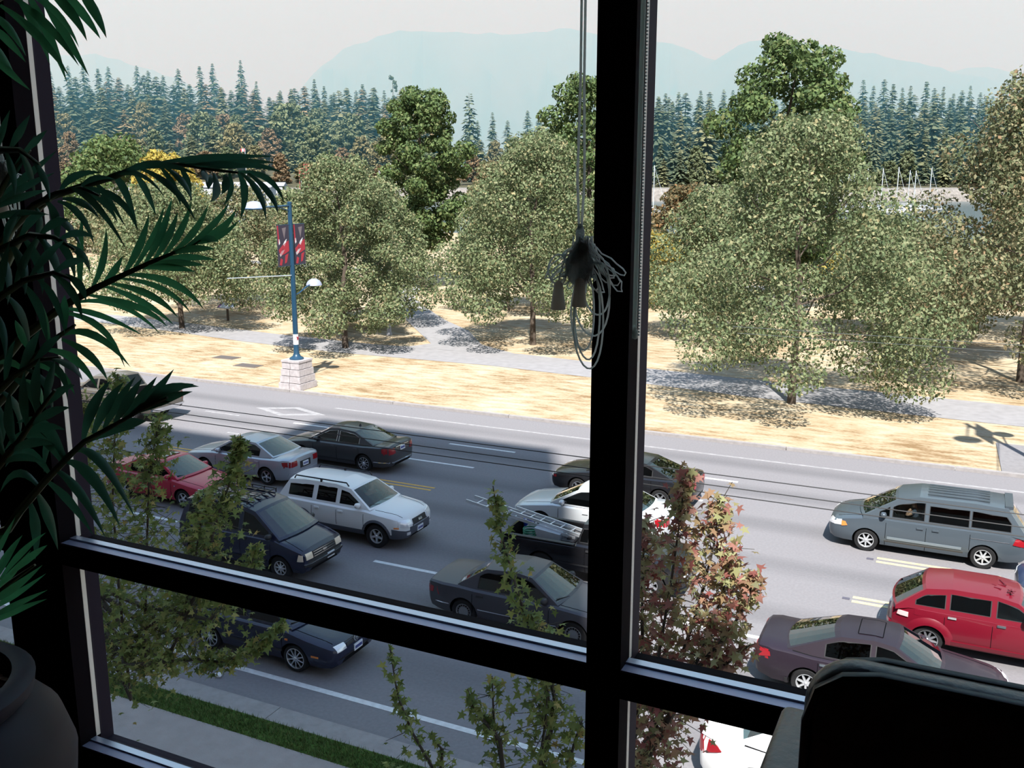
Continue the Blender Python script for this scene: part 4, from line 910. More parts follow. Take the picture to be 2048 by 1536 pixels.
tag(MB().prism([(-9.9, 22.45, .64), (-9.35, 22.45, .64), (-9.35, 22.45, 1.08), (-10.1, 22.45, 1.16)], (0, .45, 0)).build('grey_tote', mat('grey_plastic', (.34, .36, .39), .5)), 'pale grey plastic crate in the truck bed under the ladders', 'crate')
hs_ = thing('green_hose', 'coil of green hose in the truck bed', 'hose', (-10.25, 22.6, .64))
cb = MB(); cb.tube([(.22 * cos(a) * (1 + .05 * sin(3 * a)), .22 * sin(a), .03 + .42 * a / (2 * pi * 6)) for a in np.linspace(0, 2 * pi * 6, 90)], .02, 6); cb.build('coil', mat('green_rubber', (.02, .16, .09), .5), hs_, 50)
bg_ = MB().lathe([(0, 0), (.17, .02), (.20, .15), (.17, .30), (.10, .38), (.06, .43), (.10, .47), (0, .48)], 12, Matrix.Translation((-10.42, 22.93, .63)))
tag(bg_.build('white_sack', mat('white_sack_cloth', (.68, .68, .7), .8, bump=(12, .5)), smooth=60), 'small white tied sack in the truck bed', 'sack')
tag(MB().tube([(-10.62, 23.2, .66), (-10.60, 23.22, 1.10)], [.13, .15], 14).tube([(-10.60, 23.22, 1.09), (-10.60, 23.22, 1.12)], .16, 14).build('blue_barrel', mat('blue_plastic', (.03, .07, .42), .4), smooth=40), 'blue plastic bucket against the far side of the truck bed', 'bucket')
tag(MB().box(-9.28, -8.90, 22.3, 22.75, .63, .98).box(-9.26, -8.92, 22.32, 22.73, .98, 1.0).box(-9.14, -9.04, 22.45, 22.6, 1.0, 1.04).build('tool_box', mat('black_toolbox', (.02, .02, .025), .4)), 'black tool box behind the truck cab', 'box')
# ------------------------------------------------------------------ street lamps
M_LAMPBLUE = mat('lamp_post_blue', (.012, .05, .095), .4, .1, coat=.2)
M_LAMPHEAD = mat('lamp_head_grey', (.36, .38, .50), .35, .3)
M_GRANITE = mat('pale_granite', (.40, .365, .37), .85, noise=(6, .15), bump=(20, .4))
M_BANN = mat('banner_cloth', (.035, .028, .045), .8); M_BRED = mat('banner_red', (.33, .025, .04), .8); M_BWHT = mat('banner_white', (.60, .58, .60), .8); M_BGRY = mat('banner_grey', (.16, .13, .14), .8)
def street_lamp(label, loc):
    t = thing('street_lamp', label, 'street lamp', loc)
    # stepped base of cut stones
    zc = 0.0; hw0 = .66; core = MB()
    rs = random.Random(2)
    for cidx in range(4):
        hc = .34; w = hw0 - .045 * cidx; cut_ = .1 if cidx % 2 else -.15
        for (x0, x1, y0, y1) in ((-w, cut_, -w, 0), (cut_ + .03, w, -w, 0), (-w, -cut_ - .03, .03, w), (-cut_, w, .03, w)):
            j = rs.uniform(-.012, .012); MB().box(x0 + j, x1 + j, y0, y1, zc + .016, zc + hc - .016).build('stone', M_GRANITE, t)
        zc += hc
    MB().box(-.55, .55, -.55, .55, zc, zc + .10).build('cap_stone', M_GRANITE, t); zc += .10
    MB().lathe([(.36, zc), (.36, zc + .05), (.30, zc + .10), (.20, zc + .16), (.17, zc + .24), (.14, zc + .30), (.13, zc + .9), (.125, 4.0), (.105, 9.05), (.115, 9.06), (.115, 9.15), (0, 9.18)], 16).build('pole', M_LAMPBLUE, t, 40)
    nb = MB().lathe([(.135, 2.2), (.135, 2.72)], 16).build('notice', mat('notice_white', (.66, .66, .68), .6), t, 40)
    for k, (dx, dz, s_) in enumerate(((0, 0, .07), (-.06, .07, .035), (.06, .07, .035), (-.05, -.07, .03), (.05, -.06, .03))):
        MB().lathe([(0, .002), (s_, .002)], 6, Matrix.Translation((dx - .02, -.136, 2.52 + dz)) @ Matrix.Rotation(pi / 2, 4, 'X')).build('notice_mark', M_BRED, nb)
    a = MB().tube([(0, 0, 8.98), (-1.0, 0, 8.96), (-2.2, 0, 8.95)], [.055, .045, .04], 8).tube([(0, 0, 8.72), (-.7, 0, 8.90), (-1.2, 0, 8.93)], .03, 6).build('lamp_arm', M_LAMPBLUE, t, 40)
    dome = [(.52, 0), (.505, .05), (.44, .17), (.32, .27), (.17, .335), (0, .35)]
    hd = MB().lathe(dome, 20, Matrix.Translation((-2.55, 0, 8.90))).lathe([(.52, 0), (.2, -.03), (0, -.03)], 20, Matrix.Translation((-2.55, 0, 8.90))).build('lamp_head', M_LAMPHEAD, t, 40)
    MB().lathe([(.535, -.03), (.55, .01), (.52, .03)], 20, Matrix.Translation((-2.55, 0, 8.90))).build('lamp_rim', M_LAMPBLUE, t, 40)
    MB().tube([(0, 0, 4.62), (.45, 0, 4.72), (1.0, 0, 4.95), (1.3, 0, 5.02)], .04, 8).build('lamp_arm', M_LAMPBLUE, t, 40)
    MB().lathe([(r * .78, z * .95) for r, z in dome], 20, Matrix.Translation((1.66, 0, 4.98))).lathe([(.40, 0), (0, -.02)], 20, Matrix.Translation((1.66, 0, 4.98))).build('lamp_head', M_LAMPHEAD, t, 40)
    MB().tube([(0, 0, 5.62), (-4.65, -.05, 5.9)], [.03, .022], 8).build('side_rod', mat('rod_silver', (.55, .60, .64), .3, .5), t)
    for k, (x0, x1) in enumerate(((-1.04, -.18), (.20, 1.06))):
        bn = MB().box(x0, x1, -.012, .012, 6.12, 8.08).build('banner', M_BANN, t)
        for zz in (6.12, 8.08): MB().tube([(0, 0, zz), (x0 if k == 0 else x1, 0, zz)], .018, 6).build('banner_rod', M_LAMPBLUE, t)
        def sh(m, pts): 
            MB().prism([(lerp(x0, x1, u), -.013, 6.12 + 1.96 * v) for u, v in pts], (0, -.004, 0)).build('print_shape', m, bn)
        sh(M_BRED, [(.0, .98), (.10, 1.0), (.16, .62), (.06, .55)]); sh(M_BGRY, [(.42, .92), (.78, .94), (.60, .66)]); sh(M_BRED, [(.08, .40), (.44, .52), (.96, .62), (.98, .36), (.62, .30), (.2, .26)])
        sh(M_BWHT, [(.06, .66), (.18, .66), (.22, .56), (.12, .52)]); sh(M_BWHT, [(.46, .52), (.60, .60), (.80, .66), (.74, .58), (.58, .48)]); sh(M_BWHT, [(.14, .30), (.34, .38), (.60, .40), (.40, .30), (.2, .24)]); sh(M_BRED, [(.10, .04), (.22, .20), (.40, .16), (.28, .02)]); sh(M_BRED, [(.55, .06), (.62, .26), (.9, .30), (.72, .08)]); sh(M_BANN, [(.30, .36), (.44, .46), (.48, .36)])
    return t
lamp = street_lamp('blue twin-headed street lamp with two dark red banners on a stone base', (-30.1, 38.0, .08)); lamp.rotation_euler = (0, 0, pi / 2)
dup(lamp, (3.3, 38.0, .08), pi / 2, 'matching blue street lamp beyond the picture edge whose shadow falls on the lawn')

# ------------------------------------------------------------------ trolley wires
for i, (Y, z, nm) in enumerate(((15.08, 5.62, 'farthest of the three black trolley wires above the street'), (14.56, 5.60, 'middle one of the three black trolley wires above the street'), (14.16, 5.60, 'nearest of the three black trolley wires above the street'))):
    tag(MB().tube([(x, Y, z - .03 * sin((x + 60) / 14)) for x in np.linspace(-60, 30, 31)], .0085, 5).build('trolley_wire', mat('wire_black', (.012, .012, .014), .5)), nm, 'wire', 'trolley wires')
for k, (y0, z0) in enumerate(((655, 8.3), (668, 8.2))):
    q = at(1500, y0, 13.0 + k * .3)
    tag(MB().tube([(-2.9 + i * 1.2, q.y, q.z - .0 * i) for i in range(14)], .004, 4).build('cable', mat('wire_grey', (.10, .11, .11), .5)), ('upper' if k == 0 else 'lower') + ' thin grey cable crossing in front of the big lawn tree', 'cable')

# ------------------------------------------------------------------ small things on the lawn and the road
ip = thing('information_panel', 'small white slanted information panel on a short post by the path', 'sign', (-49.2, 54.4, .08))
MB().box(-.06, .06, -.06, .06, 0, .95).build('post', mat('sign_post_brown', (.08, .06, .045), .8), ip)
pn = MB().prism([(-.72, -.30, .92), (.72, -.30, .92), (.72, .30, 1.22), (-.72, .30, 1.22)], (0, -.02, .05)).build('panel', mat('sign_white', (.66, .66, .70), .5), ip)
MB().prism([(-.74, -.30, .97), (-.52, -.30, .97), (-.60, .30, 1.27), (-.74, .30, 1.27)], (0, -.005, .012)).build('print_stripe', mat('sign_mauve', (.22, .10, .22), .6), pn)
MB().prism([(.30, -.1, 1.07), (.62, -.1, 1.07), (.62, .16, 1.20), (.30, .16, 1.20)], (0, -.005, .012)).build('print_picture', mat('sign_picture', (.38, .45, .55), .6), pn)
for (x, y), nm in (((-39.0, 42.8), 'flat dark utility cover in the dry grass left of the lamp base'), ((-36.2, 41.4), 'second, lower utility cover in the dry grass by the lamp base')):
    u = thing('utility_cover', nm, 'utility cover', (x, y, .08)); MB().box(-.75, .75, -.4, .4, -.05, .03).build('frame', mat('cover_concrete', (.16, .13, .11), .9), u); MB().box(-.66, .66, -.32, .32, .03, .045).build('lid', mat('cover_lid', (.10, .085, .08), .8), u)
bo = thing('path_lamp', 'slim pale lamp post with white base beside the branching path', 'lamp', (-34.9, 53.9, .08))
MB().lathe([(.20, 0), (.20, .12), (.14, .2), (.12, .7), (.07, .78), (.05, 2.9), (.09, 2.95), (.09, 3.0)], 12).build('post', mat('lamp_pale_metal', (.40, .40, .43), .5, .2), bo, 40)
MB().lathe([(.09, 3.0), (.20, 3.1), (.24, 3.35), (.16, 3.5), (0, 3.56)], 14).build('lantern', mat('lantern_glass', (.55, .55, .53), .3), bo, 40)
q = atz(437, 1352, .02); pc = MB(); rs = random.Random(4)
pc.lathe([(0, 0), (.05, .005), (.075, .04), (.06, .075), (.025, .09), (0, .085)], 9, Matrix.Translation(q)); pc.v = [(x + rs.uniform(-.012, .012), y + rs.uniform(-.012, .012), max(0, z + rs.uniform(-.01, .01) - .018)) for x, y, z in pc.v]
tag(pc.build('crumpled_paper', mat('paper_white', (.75, .75, .75), .8)), 'small crumpled white paper on the asphalt below the kerb line', 'litter')

# ------------------------------------------------------------------ broadleaf park trees
def leaf_cloud(blobs, n, size, seed, up=.45, aspect=.62):
    """leaf-shaped quads scattered through the outer layers of blobs (c, r) -> vertices, tint"""
    g = np.random.default_rng(seed); C = np.array([b[0] for b in blobs]); Rr = np.array([b[1] for b in blobs], dtype=float)
    if Rr.ndim == 1: Rr = np.repeat(Rr[:, None], 3, 1)
    wgt = (Rr[:, 0] * Rr[:, 1]); idx = g.choice(len(blobs), n, p=wgt / wgt.sum())
    d = g.normal(size=(n, 3)); d /= np.linalg.norm(d, axis=1)[:, None]
    rad = g.uniform(0, 1, n) ** .28
    P = C[idx] + d * Rr[idx] * rad[:, None]
    nr = d * .8 + g.normal(0, .75, (n, 3)); nr[:, 2] += up; nr /= np.linalg.norm(nr, axis=1)[:, None]
    t = np.cross(nr, g.normal(size=(n, 3))); t /= np.linalg.norm(t, axis=1)[:, None]; t[:, 2] -= .25; b = np.cross(nr, t)
    s = (size * g.uniform(.65, 1.3, n))[:, None]
    V = np.stack([P - t * s * .5, P + b * s * aspect * .5 + nr * s * .08, P + t * s * .5, P - b * s * aspect * .5 + nr * s * .08], 1)
    tint = np.clip(g.normal(.5, .24, n), 0, 1)
    return V.reshape(-1, 3), tint
def crown_blobs(rx, z0, z1, seed, n=60, shape='round', ry=None):
    g = random.Random(seed); B = []; ry = ry or rx
    for i in range(n):
        v = (i + .5) / n; a = i * 2.39996 + g.uniform(-.3, .3)
        if shape == 'oval': w = sin(pi * (v * .9 + .05)) ** .7 * (1 - .25 * v)
        elif shape == 'cone': w = (1 - v) ** .75 * .95 + .06
        else: w = min(1, .90 + .7 * v) * (1 - .80 * (max(0, v - .2) / .8) ** 1.5)
        k = (.35 + .6 * g.random() ** .6) * w
        r = (.17 + .11 * g.random()) * rx * (1 - .25 * v)
        B.append(((rx * k * cos(a), ry * k * sin(a), z0 + (z1 - z0) * v), (r * 1.15, r * 1.15, r * .8)))
    return B
M_BARK = mat('tree_bark', (.085, .065, .05), .9, noise=(4, .3), bump=(9, .6))
LEAF_LIGHT = [(.062, .090, .042), (.105, .143, .064), (.157, .192, .092), (.24, .248, .135), (.34, .29, .15)]
LEAF_GREEN = [(.035, .058, .022), (.062, .102, .034), (.092, .140, .046), (.14, .185, .065), (.21, .22, .095)]
LEAF_YEL = [(.16, .15, .03), (.28, .24, .05), (.40, .32, .07), (.50, .36, .08), (.44, .25, .07)]
LEAF_MIX = [(.07, .095, .045), (.12, .145, .07), (.18, .19, .10), (.26, .23, .13), (.32, .21, .12)]
LEAF_DUSK = [(.05, .06, .03), (.09, .09, .045), (.14, .12, .06), (.20, .13, .06), (.26, .14, .06)]
LM = {k: mat('leaf_' + k, (.1, .12, .05), .65, spec=.25, attr=v, trans=.28) for k, v in dict(light=LEAF_LIGHT, green=LEAF_GREEN, yellow=LEAF_YEL, mix=LEAF_MIX, dusk=LEAF_DUSK).items()}
def trunk_mesh(hgt, r, crown_r, seed, nb=11):
    g = random.Random(seed); b = MB()
    pts = [(g.uniform(-.06, .06) * i, g.uniform(-.06, .06) * i, hgt * i / 6) for i in range(7)]; pts[0] = (0, 0, -.1)
    b.tube(pts, [r * 1.25, r, r * .9, r * .75, r * .55, r * .35, r * .12], 9)
    for k in range(nb):
        v = .22 + .68 * k / nb; p = Vector(pts[int(v * 6)]).lerp(Vector(pts[min(6, int(v * 6) + 1)]), v * 6 % 1); a = k * 2.4 + g.uniform(-.4, .4); l = crown_r * (1 - .55 * v) * g.uniform(.6, .95)
        e = p + Vector((cos(a) * l, sin(a) * l, l * (.35 + .5 * v))); m = p.lerp(e, .5) + Vector((0, 0, -.12 * l)); b.tube([p, m, e], [r * .38 * (1.1 - v), r * .22, r * .05], 6)
    return b.mesh('trunk', 60)
CROWN = {}
def park_tree(name, label, loc, rx, z0, z1, kind, leaves, size, seed, shape='round', tr=.17, group='lawn trees', nb=60, key=None):
    t = thing(name, label, 'tree', (loc[0], loc[1], loc[2] if len(loc) > 2 else .06), 0, group)
    k = key or (rx, z0, z1, kind, leaves, size, seed, shape)
    if k not in CROWN:
        fine = 1.0 if size > .32 else .80; V, ti = leaf_cloud(crown_blobs(rx, z0, z1, seed, nb, shape), int(leaves / fine ** 1.6), size * fine, seed); cm = np_mesh('crown', V, 4, ti); cm.materials.append(LM[kind])
        tm = trunk_mesh(z1 * .9, tr, rx, seed); tm.materials.append(M_BARK); CROWN[k] = (cm, tm)
    cm, tm = CROWN[k]
    o = link('crown', cm, None, t); o['kind'] = 'stuff'; link('trunk', tm, None, t)
    return t
park_tree('lawn_tree', 'large pale green maple in front of the footpath, right of the mullion', (-7.2, 45.2), 6.5, 2.0, 12.6, 'light', 34000, .21, 1)
park_tree('lawn_tree', 'yellowing green maple at the right edge over a deep shadow', (2.6, 55.2), 7.4, 2.3, 15.0, 'mix', 34000, .25, 2)
park_tree('lawn_tree', 'round pale green maple between the dark oval tree and the mullion', (-24.7, 54.6), 5.8, 2.3, 12.4, 'light', 28000, .23, 3)
park_tree('lawn_tree', 'pale green maple directly right of the blue lamp post', (-34.7, 48.6), 4.8, 1.8, 11.4, 'light', 28000, .21, 4)
park_tree('lawn_tree', 'pale green maple behind the one beside the lamp post', (-38.4, 57.2), 5.0, 2.2, 9.8, 'light', 20000, .24, 5)
park_tree('lawn_tree', 'pale maple left of the lamp post, behind the palm fronds', (-49.6, 50.2), 6.0, 2.4, 9.6, 'light', 24000, .24, 6)
park_tree('lawn_tree', 'mottled maple behind the information panel', (-53.6, 61.0), 6.2, 2.2, 9.4, 'mix', 20000, .26, 7)
park_tree('oval_tree', 'dense dark green oval tree standing at the path bend', (-47.6, 79.6), 5.4, 4.2, 17.9, 'green', 26000, .34, 8, 'oval', .3)
park_tree('oval_tree', 'dark green tree partly behind the black mullion', (-32.5, 84.0), 6.2, 4.2, 19.0, 'green', 22000, .36, 9, 'oval', .3)
park_tree('oval_tree', 'tall dark green tree rising behind the large pale maple', (-13.6, 76.5), 6.8, 4.0, 20.0, 'green', 26000, .36, 10, 'oval', .3)
park_tree('lawn_tree', 'pale tree filling the gap right of the large maple', (-4.6, 68.0), 5.6, 1.8, 7.4, 'light', 18000, .28, 12)
park_tree('lawn_tree', 'rusty green tree low behind the right-hand maple', (6.5, 72.0), 7.0, 2.2, 12.0, 'mix', 18000, .30, 13)
park_tree('lawn_tree', 'pale green tree behind the round maple by the mullion', (-33.0, 68.0), 5.6, 2.0, 9.2, 'light', 16000, .28, 14)
park_tree('lawn_tree', 'dull green tree close behind the mullion right edge', (-15.5, 62.0), 5.2, 2.0, 9.4, 'light', 16000, .26, 15)
# smaller trees and bushes further back
park_tree('yellow_tree', 'bright yellow-leaved tree in front of the left forest', (-118.0, 118.0, -.3), 7.5, 2.0, 14.0, 'yellow', 12000, .55, 16, group='trees by the shore')
park_tree('yellow_tree', 'small yellow bush-like tree just right of the mullion', tuple(at(1312, 520, 78).xy) + (0,), 4.2, .6, 5.6, 'yellow', 9000, .30, 17, group='trees by the shore')
park_tree('shore_tree', 'brownish green bush-like tree below the harbour masts near the mullion', tuple(at(1372, 420, 112).xy) + (-.2,), 5.6, 1.0, 9.4, 'dusk', 12000, .42, 18, group='trees by the shore')
park_tree('shore_tree', 'round olive green tree in front of the right-hand masts', tuple(at(1742, 420, 118).xy) + (-.2,), 5.0, 1.0, 6.6, 'light', 12000, .40, 19, group='trees by the shore')
park_tree('shore_tree', 'small orange-tinged tree below the right-hand masts', tuple(at(1718, 470, 96).xy) + (-.1,), 3.6, .6, 4.4, 'yellow', 6000, .4, 20, group='trees by the shore')
park_tree('shore_tree', 'yellow-green tree behind the dark oval tree', (-74.0, 146.0, -.4), 5.0, 2, 13.0, 'mix', 8000, .55, 21, group='trees by the shore')
park_tree('shore_tree', 'light green tree between the dark oval tree and the round maple', (-66.0, 152.0, -.4), 9.0, 2, 18.0, 'light', 12000, .65, 22, group='trees by the shore')
park_tree('shore_tree', 'green tree low on the left, behind the window post', (-140.0, 128.0, -.3), 12.0, 2, 17.0, 'green', 12000, .7, 23, group='trees by the shore')
park_tree('shore_tree', 'pale yellow-green tree behind the left palm fronds', (-92.0, 92.0, -.1), 8.5, 1.5, 9.0, 'mix', 12000, .45, 24, group='trees by the shore')
park_tree('shore_tree', 'low green tree beside the red scaffold', (-86.0, 110.0, -.2), 7.0, 1, 8.4, 'light', 10000, .5, 25, group='trees by the shore')
park_tree('shore_tree', 'mottled tree left of the harbour cabin', (-110.0, 101.0, -.2), 9, 1, 7.6, 'mix', 10000, .5, 26, group='trees by the shore')
park_tree('shore_tree', 'low mottled trees row behind the right maple', (8.0, 98.0, -.1), 9, 1, 12.0, 'dusk', 10000, .5, 27, group='trees by the shore')

# ------------------------------------------------------------------ forest on the far shore
M_CON = [mat('conifer_a', (.04, .06, .04), .8, spec=.1, attr=[(.034, .050, .032), (.064, .085, .052), (.11, .128, .076)]), mat('conifer_b', (.06, .07, .035), .8, spec=.1, attr=[(.065, .074, .038), (.118, .124, .062), (.18, .176, .095)]), mat('conifer_c', (.09, .07, .04), .8, spec=.1, attr=[(.08, .066, .038), (.155, .118, .066), (.23, .17, .095)])]
def conifer_mesh(seed, h=50.0, rb=7.0, sparse=0.0, z0=.1, double=False):
    g = np.random.default_rng(seed); V = []; T = []
    tops = [(0, 0, 1.0)] if not double else [(-2.2, 0, .98), (2.4, 0, 1.0)]
    for ox, oy, hh in tops:
        nw = 46 if not double else 30
        for i in range(nw):
            v = (i + g.uniform(-.3, .3)) / nw; v = min(max(v, 0), 1)
            if g.random() < sparse and v < .9: continue
            z = h * hh * (z0 + (1 - z0) * v); rad = rb * 1.45 * ((1 - v) ** .62 * .92 + .03) * g.uniform(.6, 1.15) * (.55 + .45 * min(1, v * 4 + .35))
            for k in range(9):
                if g.random() < .12 + sparse * .3: continue
                a = g.uniform(0, 2 * pi); L = rad * g.uniform(.6, 1.1); c, s = np.cos(a), np.sin(a); dr = -.28 + .5 * v
                for (f0, f1, w) in ((.0, .6, 1.05), (.35, 1.0, .95)):
                    wv = w * (.7 + L * .13)
                    p0 = np.array([ox + c * L * f0, oy + s * L * f0, z + dr * L * f0]); p1 = np.array([ox + c * L * f1, oy + s * L * f1, z + dr * L * f1 - .35 * L * f1 * f1 + .15 * L])
                    sd = np.array([-s, c, 0]) * wv; dn = np.array([0, 0, -.55 * wv])
                    V += [p0 + sd * .5, p0 - sd * .5, p1 - sd * .8 + dn, p1 + sd * .8 + dn]; T.append(np.clip(g.normal(.35 + .3 * f1, .2), 0, 1))
    return np_mesh('crown', np.array(V), 4, np.array(T))
con = []
for i, (sd, rb, sp_, z0) in enumerate(((1, 7.6, .0, .05), (2, 6.4, .05, .1), (3, 8.6, .02, .04), (4, 6.2, .25, .25), (5, 7.4, .10, .08))):
    cm = conifer_mesh(sd, 50, rb, sp_, z0); tm = MB().tube([(0, 0, -6), (0, 0, 25), (0, 0, 49)], [.8, .5, .08], 6).mesh('trunk'); con.append((cm, tm))
tmat = mat('conifer_trunk', (.09, .075, .06), .9)
for cm, tm in con: tm.materials.append(tmat)
conm = {}
def conifer(px, ytop, w, var, mi, label, group='forest conifers', fat=1.0):
    top = atw(px, ytop, w); base = land_z(px, w); H = top.z - base
    if H < 6: return
    t = thing('conifer', label, 'tree', (top.x, top.y, base), rnd.uniform(0, 6), group)
    k = (var, mi)
    if k not in conm:
        c2 = con[var][0].copy(); c2.materials.clear(); c2.materials.append(M_CON[mi]); conm[k] = c2
    o = link('crown', conm[k], None, t); o['kind'] = 'stuff'; link('trunk', con[var][1], None, t)
    sxy = (H / 50) ** .55 * rnd.uniform(.85, 1.1) * fat; t.scale = (sxy, sxy, H / 50)
far_blob = []
for i, (rx, z1, seed) in enumerate(((9, 26, 31), (11, 24, 32), (8, 28, 33))):
    V, ti = leaf_cloud(crown_blobs(rx, 3, z1, seed, 46), 4200, 1.35, seed); far_blob.append(np_mesh('crown', V, 4, ti))
M_FB = [mat('far_leaf_a', (.07, .08, .04), .8, spec=.1, attr=[(.065, .085, .045), (.12, .142, .075), (.19, .195, .105)]), mat('far_leaf_b', (.1, .09, .04), .8, spec=.1, attr=[(.095, .09, .045), (.165, .148, .075), (.24, .20, .10)]), mat('far_leaf_c', (.13, .09, .05), .8, spec=.1, attr=[(.11, .08, .05), (.19, .132, .078), (.26, .175, .10)])]
fbm = {}
def far_broad(px, ytop, w, var, mi, label, wide=1.0, group='forest broadleaf trees'):
    top = atw(px, ytop, w); base = land_z(px, w); H = top.z - base
    if H < 4: return
    k = (var, mi)
    if k not in fbm: c2 = far_blob[var].copy(); c2.materials.append(M_FB[mi]); fbm[k] = c2
    s_ = H / (26, 24, 28)[var]; sw = min(1.5, max(.75, s_)) * wide
    t = thing('forest_tree', label, 'tree', (top.x, top.y, base), rnd.uniform(0, 6), group); t.scale = (sw, sw, s_)
    o = link('crown', fbm[k], None, t); o['kind'] = 'stuff'; link('trunk', con[0][1], None, t, Matrix.Diagonal((.8, .8, .4, 1)))
CL = 'dark conifer on the slope of the left wooded hill'; BL = 'rounded broadleaf tree on the slope of the left wooded hill'
# skyline trees placed one by one: pixel column, top, depth
for px, y in ((100, 140), (135, 128), (165, 126), (195, 135), (215, 130), (272, 128), (295, 138), (325, 148), (355, 134), (398, 130), (424, 124), (480, 117), (512, 160), (560, 178), (582, 176), (628, 155), (648, 170), (668, 182), (695, 174), (712, 178), (725, 166), (748, 172), (768, 178), (818, 190), (842, 196)):
    conifer(px, y, rnd.uniform(600, 650), rnd.choice((0, 1, 1, 3)), 0, 'dark conifer standing up on the skyline of the left wooded hill', 'conifers on the left skyline')
for px, y in ((955, 238), (985, 222), (1015, 238), (1055, 218), (1078, 228), (1160, 210), (1180, 202)):
    conifer(px, y, rnd.uniform(560, 620), rnd.choice((0, 1)), 0, 'small conifer in the low gap of the skyline below the mountain', 'conifers in the skyline gap')
for px, y in ((1318, 192), (1332, 184), (1358, 180), (1402, 178), (1420, 180), (1448, 176), (1466, 177), (1502, 161), (1520, 178), (1640, 170), (1672, 158), (1692, 150), (1728, 156), (1748, 168), (1770, 154), (1788, 165), (1806, 172), (1822, 168), (1854, 160), (1870, 172), (1888, 170), (1908, 184), (1925, 178), (1942, 168), (1962, 182), (1985, 190), (2006, 182), (2024, 184), (2044, 205), (1345, 200), (1490, 195), (1550, 190), (1610, 185), (1570, 178), (1590, 190)):
    conifer(px, y, rnd.uniform(560, 620), rnd.choice((0, 1, 1, 4, 3)), 0, 'tall dark conifer in the skyline row right of the mullion', 'conifers on the right skyline')
# fill rows below the skyline
g_ = random.Random(21)
x = -330
while x < 840:
    x += g_.uniform(18, 34); sky = (0 if x < 330 else min(1, (x - 330) / 200)) * 26; conifer(x, g_.uniform(146, 172) + sky, g_.uniform(600, 630), g_.choice((0, 2, 4)), g_.choice((0, 0, 1, 1, 2)), CL, fat=1.35)
x = 1300
while x < 2080:
    x += g_.uniform(20, 32); conifer(x, g_.uniform(182, 206), g_.uniform(560, 590), g_.choice((0, 2, 4)), g_.choice((0, 0, 1)), 'dark conifer below the skyline in the wood right of the mullion', 'conifers in the right wood', 1.25)
for w, lo, hi, step, kinds in ((585, 165, 200, 34, 'con'), (560, 205, 245, 36, 'mix'), (535, 245, 290, 38, 'mix'), (508, 290, 325, 44, 'br')):
    x = 60 if w > 540 else -260
    while x < 860:
        x += g_.uniform(.7, 1.3) * step; sky = 20 * max(0, (x - 560) / 300); y = g_.uniform(lo, hi) + sky
        if kinds == 'con' or (kinds == 'mix' and g_.random() < .42): conifer(x, y, w + g_.uniform(-10, 10), g_.choice((0, 2, 4, 2)), g_.choice((0, 0, 1, 1, 1, 2)), CL, fat=1.3)
        else: far_broad(x, y, w + g_.uniform(-10, 10), g_.randrange(3), g_.choice((0, 0, 1, 2)), BL, g_.uniform(.9, 1.3))
for w, lo, hi, step, kinds in ((545, 255, 285, 30, 'mix'), (510, 295, 330, 36, 'br')):
    x = 900
    while x < 1210:
        x += g_.uniform(.7, 1.3) * step; y = g_.uniform(lo, hi)
        if kinds == 'mix' and g_.random() < .4: conifer(x, y, w + g_.uniform(-10, 10), g_.choice((0, 2, 4)), g_.choice((0, 1)), 'conifer in the low wood below the skyline gap', 'conifers below the gap')
        else: far_broad(x, y, w + g_.uniform(-10, 10), g_.randrange(3), g_.choice((0, 1, 2)), 'rounded tree in the low wood below the skyline gap', group='broadleaf trees below the gap')
for w, lo, hi, step in ((548, 190, 225, 30), (522, 225, 275, 34), (500, 270, 325, 40)):
    x = 1290
    while x < 2090:
        x += g_.uniform(.7, 1.3) * step; y = g_.uniform(lo, hi)
        if w < 510 and g_.random() < .35: far_broad(x, y + 20, w, g_.randrange(3), g_.choice((0, 0, 1)), 'rounded tree at the foot of the conifers right of the mullion', group='broadleaf trees in the right wood')
        else: conifer(x, y, w + g_.uniform(-8, 8), g_.choice((0, 1, 2, 4)), g_.choice((0, 0, 0, 1)), 'dark conifer below the skyline in the wood right of the mullion', 'conifers in the right wood')
# two special ones
def special(name, label, px, ytop, w, me, H0):
    top = atw(px, ytop, w); base = land_z(px, w); H = top.z - base
    t = thing(name, label, 'tree', (top.x, top.y, base), -.4); t.scale = (.8, .8, H / H0); me.materials.append(M_CON[0]); o = link('crown', me, None, t); o['kind'] = 'stuff'; link('trunk', con[0][1], None, t)
special('conifer', 'tall double-topped conifer standing alone left of the round maple', 938, 182, 560, conifer_mesh(40, 50, 6.2, .15, .2, True), 50)
g9 = np.random.default_rng(9); cl = []
for (x, z, r) in ((-2.4, 49, 1.5), (-3.6, 48.3, 1.1), (-.8, 48.3, 1.3), (2.5, 46, 1.7), (3.6, 44, 1.9), (4.4, 42, 1.3), (-1.8, 42, 1.0), (1.2, 38, 2.0), (-1.5, 36, 2.2), (.8, 32, 3.2), (-1.2, 27, 3.4), (.5, 20, 3.8)): cl.append(((x, 0, z), (r, r, r * .7)))
V, ti = leaf_cloud(cl, 1500, 1.1, 77); special('conifer', 'ragged wind-bent conifer with a bare crown on the skyline', 785, 150, 610, np_mesh('crown', V, 4, ti), 50)

